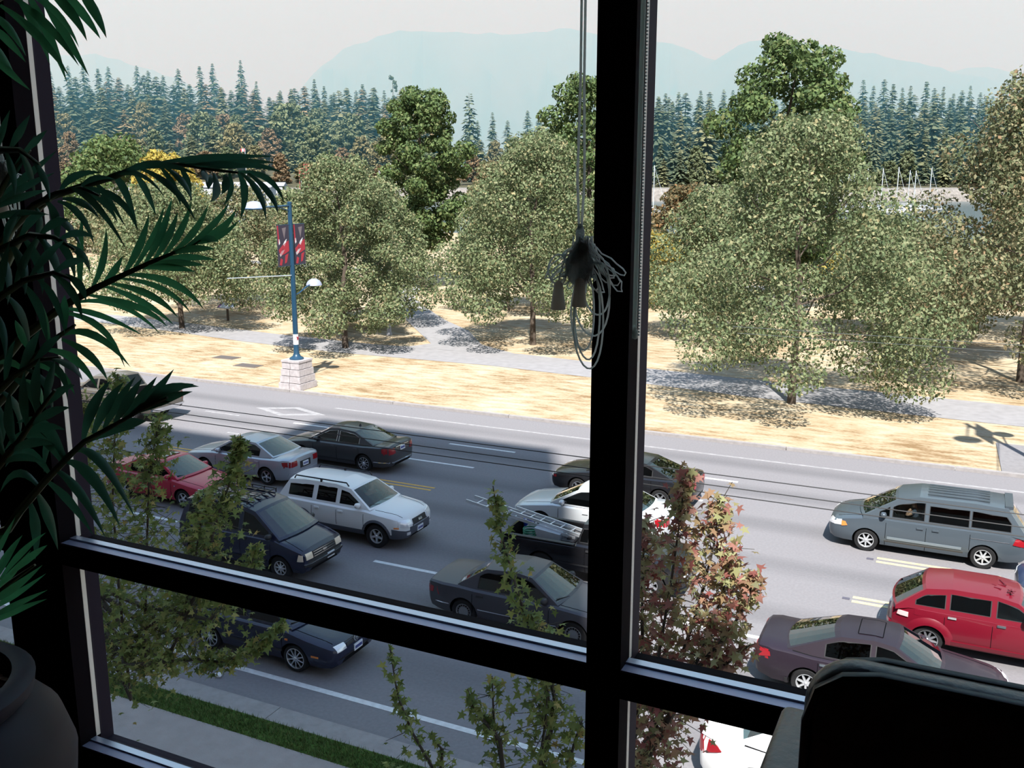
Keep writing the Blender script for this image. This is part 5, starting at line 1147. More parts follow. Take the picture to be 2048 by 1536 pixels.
# ------------------------------------------------------------------ harbour: boats, masts, sheds, scaffold, flag
M_HULL = mat('boat_white', (.50, .50, .52), .35, coat=.3); M_MAST = mat('mast_aluminium', (.62, .66, .70), .35, .3); M_BWIN = mat('boat_window', (.03, .04, .06), .2)
def boat(label, px, py, w, length=11.0, mast=14.0, rz=None, stay=True):
    p = atw(px, py, w); t = thing('sailboat', label, 'boat', (p.x, p.y, -1.25), rz if rz is not None else YAW + rnd.uniform(-.3, .3), 'moored boats')
    L = length / 2; rows = []
    for x, hw, zk, zt in ((L, .05, .9, 1.5), (L * .6, .8, .1, 1.35), (0, 1.45, -.1, 1.2), (-L * .6, 1.35, .0, 1.15), (-L, 1.0, .35, 1.2)):
        rows.append([(x, -hw, zt), (x, -hw * .75, lerp(zk, zt, .4)), (x, 0, zk), (x, hw * .75, lerp(zk, zt, .4)), (x, hw, zt), (x, 0, zt + .12), (x, -hw, zt)])
    MB().grid(rows).build('hull', M_HULL, t, 50)
    MB().prism([(L * .45, -.8, 1.3), (L * .25, -.7, 2.0), (-L * .5, -.7, 2.1), (-L * .55, -.8, 1.2)], (0, 1.5, 0)).build('cabin', M_HULL, t)
    MB().box(-L * .4, L * .2, -.85, .85, 1.6, 1.85).build('cabin_window', M_BWIN, t)
    if mast:
        MB().tube([(.5, 0, 1.2), (.5, 0, 1.2 + mast)], .12, 6).bar((.5, -1.1, 1.2 + mast * .55), (.5, 1.1, 1.2 + mast * .55), .07).build('mast', M_MAST, t); MB().tube([(.5, 0, 2.4), (-L * .8, 0, 2.5)], .11, 6).build('boom', M_MAST, t)
        if stay: MB().tube([(.5, 0, 1.2 + mast * .97), (L * .97, 0, 1.5)], .05, 4).build('stay', M_MAST, t)
for px, py, w, m, nm in ((757, 408, 330, 13.5, 'sailboat with a pale blue mast left of the dark oval tree'), (780, 404, 340, 15.5, 'sailboat with a tall white mast touching the dark oval tree'), (735, 408, 335, 5.5, 'small sailboat with a short mast left of the dark oval tree'), (983, 402, 330, 6.5, 'sailboat seen through the round maple top'), (976, 405, 340, 13, 'sailboat with a slim mast above the round maple'),
    (1690, 420, 300, 12.0, 'sailboat with the first tall white mast on the right'), (1702, 412, 340, 15.0, 'sailboat with a thin tall mast right of the first white mast'), (1728, 412, 340, 13.5, 'sailboat with a grey mast in the middle of the right group'), (1757, 422, 290, 13.0, 'sailboat with the thickest white mast on the right'), (1788, 418, 300, 13.5, 'sailboat with a crossed mast beside the thickest white one'),
    (1812, 412, 340, 12.8, 'sailboat with a thin mast near the rusty maple'), (1823, 416, 320, 12.5, 'sailboat with a white mast at the rusty maple edge'), (1854, 414, 320, 13.5, 'sailboat whose mast shows through the rusty maple leaves'), (1676, 410, 345, 10.5, 'sailboat with the leftmost faint mast of the right group'), (1303, 424, 300, 14, 'sailboat close to the right edge of the mullion'), (601, 375, 420, 9, 'sailboat with a pale mast left of the red scaffold')):
    boat(nm, px, py, w, 10, m)
for px, py, w, nm in ((1416, 418, 300, 'white motor boat showing between bush and big maple'), (1668, 418, 300, 'white motor boat left of the right-hand masts'), (1822, 420, 290, 'white motor boat under the rusty maple'), (1310, 415, 290, 'white motor boat beside the mullion edge'), (775, 410, 300, 'white motor boat beside the dark oval tree'), (750, 415, 280, 'white motor boat lower left of the dark oval tree'), (950, 410, 300, 'white motor boat through the round maple branches')):
    boat(nm, px, py, w, 9, 0)
def shed(name, label, px, py, w, sx_, sy_, hh, roofm, wallm, nwin=3):
    p = atw(px, py, w); t = thing(name, label, 'building', (p.x, p.y, -1.4), YAW, 'harbour buildings')
    MB().box(-sx_ / 2, sx_ / 2, -sy_ / 2, sy_ / 2, 0, hh).build('wall', wallm, t)
    MB().prism([(-sx_ / 2 - .4, -sy_ / 2 - .4, hh), (-sx_ / 2 - .4, sy_ / 2 + .4, hh), (-sx_ / 2 - .4, 0, hh + sy_ * .22)], (sx_ + .8, 0, 0)).build('roof', roofm, t)
    for k in range(nwin):
        x = -sx_ / 2 + sx_ * (k + .5) / nwin; MB().box(x - .6, x + .6, -sy_ / 2 - .03, -sy_ / 2, hh * .35, hh * .75).build('window', M_BWIN, t)
M_WALLW = mat('shed_white', (.42, .42, .43), .7); M_WALLB = mat('shed_tan', (.36, .29, .24), .8); M_ROOFR = mat('roof_red', (.30, .08, .06), .7); M_ROOFG = mat('roof_grey', (.30, .30, .32), .7)
shed('harbour_shed', 'low white float house with a red roof stripe beside the mullion', 1368, 386, 340, 9, 5, 5.2, M_ROOFR, M_WALLW)
shed('harbour_shed', 'low pale harbour shed behind the yellow tree', 470, 372, 330, 26, 8, 8.4, M_ROOFG, M_WALLW, 6)
shed('harbour_shed', 'tan low building at the left behind the palm', 240, 395, 240, 22, 8, 6.0, M_ROOFG, M_WALLB, 5)
shed('harbour_shed', 'white boat house left of the red scaffold', 545, 368, 360, 9, 6, 8.6, M_ROOFG, M_WALLW)
shed('harbour_shed', 'small pale float home seen through the round maple', 960, 400, 330, 12, 6, 4.6, M_ROOFG, M_WALLW)
sc = thing('scaffold_tower', 'red lattice scaffold tower rising behind the maple', 'scaffold', tuple(atw(610, 372, 300).xy) + (-1.2,), YAW)
M_SCF = mat('scaffold_red', (.45, .10, .09), .6)
for x in (-1.5, 0, .7, 1.3):
    for y in (-.7, .7): MB().tube([(x, y, 0), (x, y, 15.6 if x >= 0 else 14.2)], .09, 6).build('upright', M_SCF, sc)
for k in range(9):
    for y in (-.7, .7): MB().tube([(-1.6, y, 1.4 + 1.6 * k), (1.4, y, 1.4 + 1.6 * k)], .07, 5).build('ledger', M_SCF, sc)
    MB().tube([(.0, -.7, 1.4 + 1.6 * k), (1.3, -.7, 3.0 + 1.6 * k if k < 8 else 15.4)], .05, 5).build('brace', M_SCF, sc)
fp = thing('flagpole', 'white flagpole with a red and white flag above the left harbour sheds', 'flag', tuple(atw(493, 355, 330).xy) + (-1.4,), YAW)
MB().tube([(0, 0, 0), (0, 0, 21.4)], [.14, .09], 6).build('pole', M_HULL, fp)
fl = MB(); 
for k, m_ in ((0, 1), (1, 0), (2, 1)): fl.add([(-(.05 + w0) * 1.3, .12 * sin(3 * w0), z) for z in (20.3, 21.3) for w0 in ((0, .28), (.28, .78), (.78, 1.05))[k]], [(0, 1, 3, 2)], m_)
fl.build('flag', [mat('flag_white', (.7, .7, .7), .8), mat('flag_red', (.45, .03, .04), .8)], fp)
mk2 = thing('channel_marker', 'slim harbour beacon with a white board behind the palm', 'beacon', tuple(atw(323, 360, 330).xy) + (-1.4,), YAW); MB().tube([(0, 0, 0), (0, 0, 19)], .12, 6).build('pole', M_MAST, mk2); MB().box(-1.1, 1.1, -.1, .1, 15.2, 17.2).build('board', M_HULL, mk2)
for i, px in enumerate((255, 262, 300, 330)):
    boat(('first', 'second', 'third', 'fourth')[i] + ' slim white mast behind the curved palm frond, counted from the window post', px, 385, 300, 9, 11)
# ------------------------------------------------------------------ drivers
def skin_person(label, loc, rz, shirt, hair, arm_up=False):
    V = [(0, 0, -.34), (0, 0, -.05), (.01, 0, .12), (.02, 0, .20), (.04, 0, .30), (.045, 0, .42),
         (0, .17, .10), (0, -.17, .10), (.16, .22, -.10), (.40, .14, -.06), (.16, -.22, -.10), (.40, -.14, -.06)]
    rad = [(.15, .17), (.12, .18), (.09, .15), (.055, .055), (.085, .075), (.07, .062), (.07, .07), (.07, .07), (.05, .05), (.036, .036), (.05, .05), (.036, .036)]
    if arm_up: V[8] = (.22, .24, -.02); V[9] = (.10, .22, .20)
    E_ = [(0, 1), (1, 2), (2, 3), (3, 4), (4, 5), (2, 6), (6, 8), (8, 9), (2, 7), (7, 10), (10, 11)]
    me = bpy.data.meshes.new('p'); me.from_pydata(V, E_, []); ob = bpy.data.objects.new('tmpp', me); COL.objects.link(ob)
    ob.modifiers.new('s', 'SKIN'); 
    for i, r_ in enumerate(rad): me.skin_vertices[0].data[i].radius = r_
    me.skin_vertices[0].data[0].use_root = True
    ob.modifiers.new('u', 'SUBSURF').levels = 2
    dg = bpy.context.evaluated_depsgraph_get(); dg.update(); res = bpy.data.meshes.new_from_object(ob.evaluated_get(dg)); bpy.data.objects.remove(ob)
    for m in (shirt, mat('skin', (.42, .22, .15), .6), hair): res.materials.append(m)
    mi = []
    for p in res.polygons:
        c = p.center; k = 0
        if c.z > .185: k = 1
        if c.z > .40 or (c.z > .30 and c.x < .02): k = 2
        if c.x > .27 or (arm_up and c.y > .14 and c.z > .0 and c.x > .06): k = 1
        mi.append(k)
    res.polygons.foreach_set('material_index', mi); res.polygons.foreach_set('use_smooth', [True] * len(mi)); res.name = 'person'
    o = bpy.data.objects.new('person', res); COL.objects.link(o); o.location = loc; o.rotation_euler = (0, 0, rz)
    tag(o, label, 'person')
    f = MB()                               # face: nose, eyes, mouth, ears
    f.add([(.118, -.014, .325), (.118, .014, .325), (.145, 0, .325), (.122, 0, .37)], [(0, 1, 2), (0, 2, 3), (1, 3, 2)])
    f.box(.112, .124, -.04, -.02, .365, .375, 1).box(.112, .124, .02, .04, .365, .375, 1).box(.112, .124, -.025, .025, .288, .298, 2)
    for sd in (-1, 1): f.box(.02, .05, sd * .08 - .008, sd * .08 + .008, .325, .375)
    f.build('face', [MATS['skin'], mat('eye_dark', (.02, .015, .012), .4), mat('lips', (.30, .10, .09), .5)], o)
M_HAIRD = mat('dark_hair', (.015, .012, .01), .6)
def in_car(c, x, y, z):
    a = c.root.rotation_euler.z; l = c.root.location; return (l.x + x * cos(a) - y * sin(a), l.y + x * sin(a) + y * cos(a), z)
skin_person('driver in a dark top at the wheel of the steel-blue minivan', in_car(MINI, .30, .40, 1.14), pi, mat('shirt_dark', (.05, .06, .09), .8), M_HAIRD, True)
skin_person('driver seen through the windscreen of the white wagon', in_car(WAGON, .32, .38, 1.06), 0, mat('shirt_rust', (.25, .10, .07), .8), M_HAIRD)
skin_person('driver in a turquoise top in the crimson retro wagon', in_car(RETRO, .32, .30, 1.05), 0, mat('shirt_turquoise', (.03, .28, .36), .8), M_HAIRD)
for c, x, y, z in ((MINI, .80, .40, 1.12), (WAGON, .78, .38, 1.08), (RETRO, .72, .34, 1.08)):
    Mw = Matrix.Translation((x, y, z)) @ Matrix.Rotation(R(-62), 4, 'Y'); b = MB()
    b.tube([Mw @ Vector((.18 * cos(a), .18 * sin(a), 0)) for a in np.linspace(0, 2 * pi, 19)], .014, 6, cap=False).bar(Mw @ Vector((-.17, 0, 0)), Mw @ Vector((.17, 0, 0)), .03).build('steering_wheel', M_PLASTIC, c.root, 50)

# ------------------------------------------------------------------ young street maples just below the window
def leaf_poly(k=1.0):
    pts = []
    for a, r in ((-90, .16), (-62, .42), (-40, .62), (-22, .36), (0, .30), (18, .80), (34, .45), (52, .42), (76, .62), (90, 1.0)):
        pts.append((r * cos(R(a)), r * sin(R(a))))
    full = pts + [(-x, y) for x, y in pts[-2:0:-1]]
    return np.array([(x * .62 * k, y * .62 * k, -abs(x) * .22 - max(0, y) ** 2 * .12) for x, y in full])
LP = leaf_poly()
GRN_NEAR = [(.08, .115, .03), (.14, .19, .05), (.20, .25, .07), (.30, .31, .10), (.38, .29, .09)]
RED_NEAR = [(.24, .07, .06), (.34, .15, .12), (.29, .22, .11), (.30, .31, .14), (.44, .43, .25)]
LM['near_green'] = mat('maple_leaf_green', (.1, .13, .04), .55, spec=.3, attr=GRN_NEAR, trans=.35)
LM['near_red'] = mat('maple_leaf_turning', (.13, .09, .04), .55, spec=.3, attr=RED_NEAR, trans=.45)
LEAFMESH = {}
def leaf_mesh(kind, k):
    if (kind, k) not in LEAFMESH:
        me = np_mesh('leaf', LP.copy(), len(LP), np.array([.06 + .22 * k])); me.materials.append(LM[kind]); LEAFMESH[(kind, k)] = me
    return LEAFMESH[(kind, k)]
M_TWIG = mat('maple_twig', (.05, .04, .03), .8)
def near_tree(label, base, stems, kind, n, size, seed, n_obj=240, fork=2.6):
    """stems: list of (points list of (px, py, Y) bottom to top, spread at bottom, spread at top, weight)"""
    g = np.random.default_rng(seed); t = thing('street_maple', label, 'tree', base, 0, 'young street maples'); B0 = Vector(base)
    wood = MB(); S3 = []
    for pts, s0, s1, wt in stems:
        P = [at(*p) for p in pts]; S3.append((P, s0, s1, wt))
        wood.tube([p - B0 for p in P], [lerp(.022, .006, i / (len(P) - 1)) for i in range(len(P))], 6)
    mx = B0 + Vector((0, 0, fork)); wood.tube([(0, 0, 0), (.02, 0, fork / 2), (0, .02, fork)], [.09, .075, .06], 10)
    for P, *_ in S3:
        a = mx; b = P[0]
        if (b - B0).z > .5: wood.tube([a - B0, (a.lerp(b, .5) + Vector((0, 0, -.1))) - B0, b - B0], [.05, .035, .022], 6)
    wood.build('trunk', M_TWIG, t, 60)
    wts = np.array([s[3] for s in S3], float); wts /= wts.sum(); pos = []; ax = []
    for j in range(n):
        P, s0, s1, _ = S3[g.choice(len(S3), p=wts)]; u = g.random(); f = u * (len(P) - 1); i = min(int(f), len(P) - 2); p = P[i].lerp(P[i + 1], f - i)
        s_ = lerp(s0, s1, u); o = g.normal(0, 1, 3) * s_ * np.array([.55, .55, .45]); pos.append(np.array(p) + o); ax.append(o)
    pos = np.array(pos); ax = np.array(ax)
    twig = MB()
    for j in range(0, n, 4):
        q = Vector(pos[j]); o_ = Vector(ax[j])
        if .06 < o_.length < .8: twig.tube([q - o_ * .85 - B0, q - B0 + Vector((0, 0, .02))], [.005, .0025], 3, cap=False)
    twig.build('twig', M_TWIG, t)
    order = np.argsort(np.linalg.norm(pos - np.array(EYE), axis=1)); n_obj = min(n_obj, n)
    mats3 = np.zeros((n, 3, 3)); sc = size * g.uniform(.7, 1.25, n); tint = np.clip(g.normal(.45, .25, n), 0, 1)
    nr = g.normal(0, .55, (n, 3)) + np.array([-.0, -.35, .75]); nr /= np.linalg.norm(nr, axis=1)[:, None]
    dn = g.normal(0, .6, (n, 3)) + np.array([0, 0, -.6]) + ax * 1.2; dn -= (dn * nr).sum(1)[:, None] * nr; dn /= np.linalg.norm(dn, axis=1)[:, None]; xx = np.cross(dn, nr)
    sel = order[:n_obj] if n_obj == n else order[np.linspace(0, n - 1, n_obj).astype(int)]; rest = np.setdiff1d(np.arange(n), sel)
    for j in sel:
        M = Matrix(((xx[j][0], dn[j][0], nr[j][0], 0), (xx[j][1], dn[j][1], nr[j][1], 0), (xx[j][2], dn[j][2], nr[j][2], 0), (0, 0, 0, 1))); M = Matrix.Translation(Vector(pos[j]) - B0) @ M @ Matrix.Scale(sc[j], 4)
        link('leaf', leaf_mesh(kind, int(tint[j] * 3.99)), None, t, M)
    if len(rest):
        L = LP[None] * sc[rest][:, None, None]; V = pos[rest][:, None] - np.array(B0) + L[..., 0:1] * xx[rest][:, None] + L[..., 1:2] * dn[rest][:, None] + L[..., 2:3] * nr[rest][:, None]
        o = link('foliage', np_mesh('foliage', V.reshape(-1, 3), len(LP), tint[rest]), LM[kind], t); o['kind'] = 'stuff'
    return t
def st(ys, *p): return [(x, y, ys) for x, y in p]
near_tree('bushy green maple at the left, its leaves covering the red car and van', (-11.7, 9.5, .14), [
    (st(8.6, (262, 1400), (240, 1200), (225, 1000), (230, 860), (236, 748)), .55, .10, 1.5), (st(8.9, (200, 1330), (185, 1150), (170, 950), (168, 800)), .5, .14, 1.3), (st(8.5, (290, 1350), (292, 1150), (298, 960), (318, 835)), .5, .14, 1.5),
    (st(8.2, (330, 1330), (395, 1180), (440, 1020), (465, 950), (482, 872)), .5, .06, 1.1), (st(8.3, (360, 1280), (390, 1120), (412, 985)), .5, .10, .9), (st(8.0, (420, 1240), (490, 1160), (516, 1090)), .3, .06, .35), (st(8.1, (250, 1330), (390, 1318), (450, 1325), (515, 1290), (566, 1246)), .22, .06, .75), (st(8.4, (230, 1310), (300, 1250), (380, 1200), (450, 1175)), .4, .25, .9), (st(8.6, (190, 1330), (260, 1290), (330, 1345)), .4, .3, .5)], 'near_green', 5200, .115, 1, fork=4.3)
near_tree('slender green maple in front of the charcoal sedan', (-4.0, 8.4, .14), [
    (st(8.4, (1105, 1450), (1085, 1330), (1040, 1200), (1005, 1080), (986, 972)), .30, .05, 1.3), (st(8.3, (1110, 1400), (1090, 1300), (1062, 1230)), .32, .12, .6), (st(8.2, (1010, 1560), (988, 1450), (984, 1352)), .24, .12, .5), (st(8.2, (1075, 1560), (1090, 1450), (1096, 1375)), .30, .22, .8), (st(8.1, (1000, 1480), (950, 1420), (935, 1378)), .14, .06, .2), (st(8.3, (1130, 1560), (1150, 1480), (1165, 1440)), .25, .1, .3)], 'near_green', 900, .115, 2, 280)
near_tree('thin young maple shoot rising in front of the verge', (-5.0, 8.0, .14), [(st(8.0, (905, 1600), (862, 1530), (822, 1460), (795, 1390), (780, 1298)), .26, .05, 1), (st(8.0, (880, 1560), (885, 1500), (862, 1470)), .12, .06, .2), (st(8.0, (800, 1560), (770, 1530)), .12, .06, .12)], 'near_green', 190, .115, 3, 190)
near_tree('maple with reddish autumn leaves just right of the mullion', (-2.78, 8.6, .14), [
    (st(8.4, (1300, 1500), (1312, 1340), (1340, 1180), (1360, 1040), (1372, 938)), .42, .07, 1.4), (st(8.5, (1350, 1350), (1395, 1220), (1428, 1090), (1440, 1000)), .35, .12, 1.1), (st(8.3, (1330, 1460), (1400, 1310), (1445, 1190), (1466, 1090)), .34, .08, 1.0), (st(8.2, (1400, 1330), (1455, 1270), (1500, 1195), (1504, 1145)), .22, .07, .55), (st(8.6, (1285, 1330), (1284, 1180), (1290, 1040)), .30, .14, 1.1), (st(8.2, (1380, 1360), (1450, 1330), (1500, 1290)), .16, .08, .35), (st(8.3, (1290, 1560), (1310, 1470), (1325, 1400)), .3, .25, .7)], 'near_red', 2300, .115, 4, fork=4.2)

# ------------------------------------------------------------------ potted palm
M_POT = mat('glazed_pot', (.010, .009, .017), .6, coat=0, spec=.2, noise=(5, .25)); M_SOIL = mat('bark_mulch', (.10, .04, .02), .95, noise=(40, .6), bump=(30, 1.0))
PC = Vector((-1.848, 1.068, 8.85))
pot = thing('flower_pot', 'large dark glazed jar-shaped planter in the lower left corner', 'planter', PC)
MB().lathe([(r, z * .94) for r, z in [(0, .0), (.155, 0), (.17, .02), (.235, .16), (.285, .30), (.292, .38), (.27, .46), (.225, .515), (.205, .53), (.222, .548), (.226, .575), (.205, .592), (.182, .585), (.178, .54), (.18, .50)]], 48).build('jar', M_POT, pot, 60)
ms = MB().lathe([(.178, .495), (.12, .503), (.05, .512), (0, .508)], 24); ms.build('soil', M_SOIL, pot, 60)
gm = np.random.default_rng(3); chips = MB()
for k in range(110):
    a = gm.uniform(0, 2 * pi); r_ = .17 * sqrt(gm.random()); d = Vector(gm.normal(0, 1, 3)); d.z *= .4; d.normalize(); p = Vector((r_ * cos(a), r_ * sin(a), .514)); chips.bar(p - d * .016, p + d * .016, .012, .006)
co = chips.build('bark_chips', M_SOIL, pot); co['kind'] = 'stuff'
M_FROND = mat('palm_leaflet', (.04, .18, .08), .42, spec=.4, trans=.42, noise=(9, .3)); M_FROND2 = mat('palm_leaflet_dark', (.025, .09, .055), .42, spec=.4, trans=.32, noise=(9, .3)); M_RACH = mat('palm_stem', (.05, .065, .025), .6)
palm = thing('potted_palm', 'tall dark green palm with arching feathery fronds at the left window', 'plant', (PC.x, PC.y, PC.z + .53)); PB = Vector(palm.location)
prs = random.Random(5)
def leaflet(frond, a, b, width, lift=.10, m=M_FROND, mid=None, roll=None):
    d = b - a; L = d.length; c = (a + b) / 2 + Vector((0, 0, L * lift)) if mid is None else mid
    vw = ((a + b) / 2 - EYE).normalized(); roll = prs.uniform(-.6, .6) if roll is None else roll
    n = 8; rows = []
    for i in range(n + 1):
        t = i / n; p = a * (1 - t) ** 2 + c * 2 * t * (1 - t) + b * t * t; tg = ((c - a) * (1 - t) + (b - c) * t).normalized()
        sd = tg.cross(vw).normalized(); q = Matrix.Rotation(roll, 3, tg); sd = q @ sd; nm = sd.cross(tg)
        w = width * .66 * (.30 + 1.4 * t if t < .4 else .86 * (1 - ((t - .4) / .6) ** 1.6) + .012) * .5
        rows.append([p - sd * w + nm * w * .35, p, p + sd * w + nm * w * .35])
    MB().grid([[x - PB for x in r_] for r_ in rows]).build('leaflet', m, frond, 60)
def frond(path, Y, leaves, width=.022, m=M_FROND, rad=.005, Ytip=None, name='frond'):
    """path px points of the rachis; leaves: (base px, tip px, mid px or None)"""
    Ys = [lerp(Y, Ytip if Ytip else Y, i / (len(path) - 1)) for i in range(len(path))]
    P = [at(x, y, yy) for (x, y), yy in zip(path, Ys)]
    root = PB + Vector((prs.uniform(-.08, .08), prs.uniform(-.05, .05), 0)); k = root.lerp(P[0], .55) + Vector((-.05, -.03, .10))
    f = MB().tube([p - PB for p in [root, k] + P], [.011, .009] + [lerp(.008, .0022, i / (len(P) - 1)) for i in range(len(P))], 6).build(name, M_RACH, palm, 60)
    for lf in leaves:
        if len(lf) == 3: (bx, by), (tx, ty), md = lf
        else: (bx, by), (tx, ty) = lf; md = None
        u = max(0, min(1, (bx - path[0][0]) / (path[-1][0] - path[0][0] + 1e-6))); yy = lerp(Y, Ytip if Ytip else Y, u)
        a = at(bx, by, yy); yt = min(1.49, yy + prs.uniform(-.05, .04)); b = at(tx, ty, yt)
        leaflet(f, a, b, width * prs.uniform(.85, 1.15), m=m, mid=(at(md[0], md[1], (yy + yt) / 2) * 2 - (a + b) / 2) if md else None)
    return f
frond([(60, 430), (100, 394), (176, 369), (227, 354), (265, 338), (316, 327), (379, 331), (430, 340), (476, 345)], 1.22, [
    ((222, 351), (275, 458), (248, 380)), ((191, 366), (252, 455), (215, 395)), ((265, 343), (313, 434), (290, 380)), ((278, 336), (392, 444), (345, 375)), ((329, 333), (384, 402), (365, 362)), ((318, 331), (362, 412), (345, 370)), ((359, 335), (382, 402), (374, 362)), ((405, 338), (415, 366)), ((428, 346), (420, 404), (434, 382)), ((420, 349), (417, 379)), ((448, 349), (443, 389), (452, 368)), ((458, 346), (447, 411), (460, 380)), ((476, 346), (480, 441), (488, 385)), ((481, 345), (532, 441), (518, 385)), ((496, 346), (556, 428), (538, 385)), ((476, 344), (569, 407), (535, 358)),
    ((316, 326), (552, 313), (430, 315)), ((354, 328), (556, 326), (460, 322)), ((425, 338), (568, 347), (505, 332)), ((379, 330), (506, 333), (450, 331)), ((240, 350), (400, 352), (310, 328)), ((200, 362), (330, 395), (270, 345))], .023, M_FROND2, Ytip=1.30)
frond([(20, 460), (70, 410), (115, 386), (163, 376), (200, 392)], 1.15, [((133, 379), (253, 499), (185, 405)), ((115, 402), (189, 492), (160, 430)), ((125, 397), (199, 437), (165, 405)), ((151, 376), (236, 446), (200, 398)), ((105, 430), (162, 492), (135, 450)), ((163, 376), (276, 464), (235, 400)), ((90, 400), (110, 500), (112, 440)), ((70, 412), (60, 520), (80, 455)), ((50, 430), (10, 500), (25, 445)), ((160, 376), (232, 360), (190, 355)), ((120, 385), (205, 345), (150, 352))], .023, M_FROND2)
frond([(40, 680), (125, 613), (189, 577), (242, 552), (303, 524), (354, 503), (415, 476)], 1.12, [
    ((161, 590), (166, 427), (160, 500)), ((181, 580), (212, 455), (205, 520)), ((202, 572), (245, 512), (228, 540)), ((247, 549), (298, 427), (280, 490)), ((265, 541), (329, 410), (305, 475)), ((288, 530), (344, 394), (322, 465)), ((308, 521), (356, 422), (338, 472)), ((326, 513), (383, 402), (362, 460)), ((341, 508), (417, 407), (388, 462)), ((367, 497), (458, 404), (425, 450)), ((379, 490), (473, 417), (440, 460)), ((390, 487), (478, 440), (440, 470)), ((400, 482), (438, 483)),
    ((344, 508), (430, 498), (390, 498)), ((321, 520), (433, 520), (378, 515)), ((303, 526), (410, 531), (360, 525)), ((278, 536), (392, 544), (340, 535)), ((257, 549), (408, 619), (345, 567)), ((242, 557), (382, 627), (325, 578)), ((222, 567), (356, 635), (300, 590)), ((207, 572), (348, 650), (285, 605)), ((176, 590), (334, 653), (275, 615)), ((150, 605), (322, 669), (240, 612)), ((125, 618), (288, 672), (200, 632)), ((120, 625), (250, 735), (200, 655))], .021, M_FROND, Ytip=1.22)
frond([(20, 780), (70, 715), (120, 670), (150, 650)], 1.05, [((124, 670), (261, 734), (190, 672)), ((124, 678), (216, 762), (180, 710)), ((90, 700), (197, 781), (150, 720)), ((60, 730), (150, 790), (115, 745)), ((40, 760), (85, 820), (75, 775)), ((100, 690), (80, 600), (88, 640)), ((70, 715), (30, 640), (45, 670)), ((130, 660), (130, 590), (128, 620)), ((50, 745), (-10, 730), (20, 725))], .024, M_FROND)
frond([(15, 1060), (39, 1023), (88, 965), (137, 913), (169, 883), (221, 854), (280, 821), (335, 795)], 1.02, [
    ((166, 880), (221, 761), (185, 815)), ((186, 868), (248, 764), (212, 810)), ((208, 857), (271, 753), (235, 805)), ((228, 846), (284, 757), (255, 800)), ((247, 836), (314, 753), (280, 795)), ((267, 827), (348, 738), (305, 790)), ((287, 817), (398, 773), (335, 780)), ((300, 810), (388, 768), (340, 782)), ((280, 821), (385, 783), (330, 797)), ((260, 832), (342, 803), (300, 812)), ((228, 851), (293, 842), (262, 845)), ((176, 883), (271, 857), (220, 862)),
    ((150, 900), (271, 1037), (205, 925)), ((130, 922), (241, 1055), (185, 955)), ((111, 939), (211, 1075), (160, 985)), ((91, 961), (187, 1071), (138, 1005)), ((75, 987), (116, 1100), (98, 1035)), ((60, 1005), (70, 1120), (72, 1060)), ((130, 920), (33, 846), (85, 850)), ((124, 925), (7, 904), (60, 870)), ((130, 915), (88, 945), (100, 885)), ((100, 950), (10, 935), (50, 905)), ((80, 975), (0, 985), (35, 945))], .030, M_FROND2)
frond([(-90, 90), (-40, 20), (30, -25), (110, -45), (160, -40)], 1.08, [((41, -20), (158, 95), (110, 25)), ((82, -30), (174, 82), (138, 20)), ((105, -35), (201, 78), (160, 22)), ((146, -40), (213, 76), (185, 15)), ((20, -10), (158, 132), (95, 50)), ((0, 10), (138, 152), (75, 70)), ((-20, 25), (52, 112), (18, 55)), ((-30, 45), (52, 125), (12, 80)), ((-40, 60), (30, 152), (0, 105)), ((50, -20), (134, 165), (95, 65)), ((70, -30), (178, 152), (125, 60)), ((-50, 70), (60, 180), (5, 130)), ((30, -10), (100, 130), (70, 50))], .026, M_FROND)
frond([(-60, 470), (-20, 420), (20, 350), (60, 300)], 1.0, [((-10, 405), (115, 300), (50, 355)), ((-15, 412), (110, 345), (50, 375)), ((-20, 420), (95, 380), (40, 395)), ((0, 390), (70, 270), (35, 330)), ((-40, 445), (100, 430), (30, 425))], .020, M_FROND2)
frond([(-60, 660), (-10, 600), (50, 560), (110, 545), (150, 560)], .98, [((10, 590), (60, 700), (45, 630)), ((40, 565), (95, 690), (75, 615)), ((70, 553), (130, 670), (108, 600)), ((100, 546), (165, 640), (142, 585)), ((0, 600), (20, 480), (5, 540)), ((30, 572), (75, 470), (50, 520)), ((60, 556), (130, 480), (95, 510)), ((-20, 610), (10, 720), (5, 660)), ((110, 545), (175, 520), (142, 525)), ((-30, 620), (-10, 740), (-15, 680)), ((130, 550), (172, 602), (158, 570))], .024, M_FROND2)
frond([(-70, 1000), (-10, 940), (40, 880), (80, 820), (110, 780)], .96, [((0, 930), (90, 930), (45, 915)), ((20, 905), (110, 890), (65, 885)), ((40, 880), (130, 860), (85, 855)), ((60, 850), (140, 815), (100, 825)), ((80, 820), (150, 770), (115, 785)), ((10, 915), (-5, 820), (-5, 865)), ((30, 892), (20, 780), (18, 840)), ((55, 857), (50, 740), (45, 800)), ((75, 828), (80, 715), (70, 770)), ((-20, 945), (-30, 840), (-28, 890)), ((90, 805), (110, 720), (100, 760))], .026, M_FROND2)
frond([(-80, 1260), (-30, 1210), (20, 1165), (70, 1130)], 1.0, [((-30, 1200), (62, 1100), (15, 1155)), ((-35, 1215), (85, 1130), (25, 1178)), ((-30, 1225), (92, 1147), (30, 1190)), ((-30, 1240), (95, 1180), (30, 1210)), ((-25, 1250), (94, 1198), (30, 1222)), ((-20, 1180), (45, 1070), (10, 1120)), ((0, 1160), (92, 1065), (45, 1105)), ((20, 1150), (95, 1090), (60, 1115)), ((-30, 1170), (10, 1050), (-10, 1110)), ((-35, 1150), (30, 1035), (0, 1090))], .022, M_FROND)
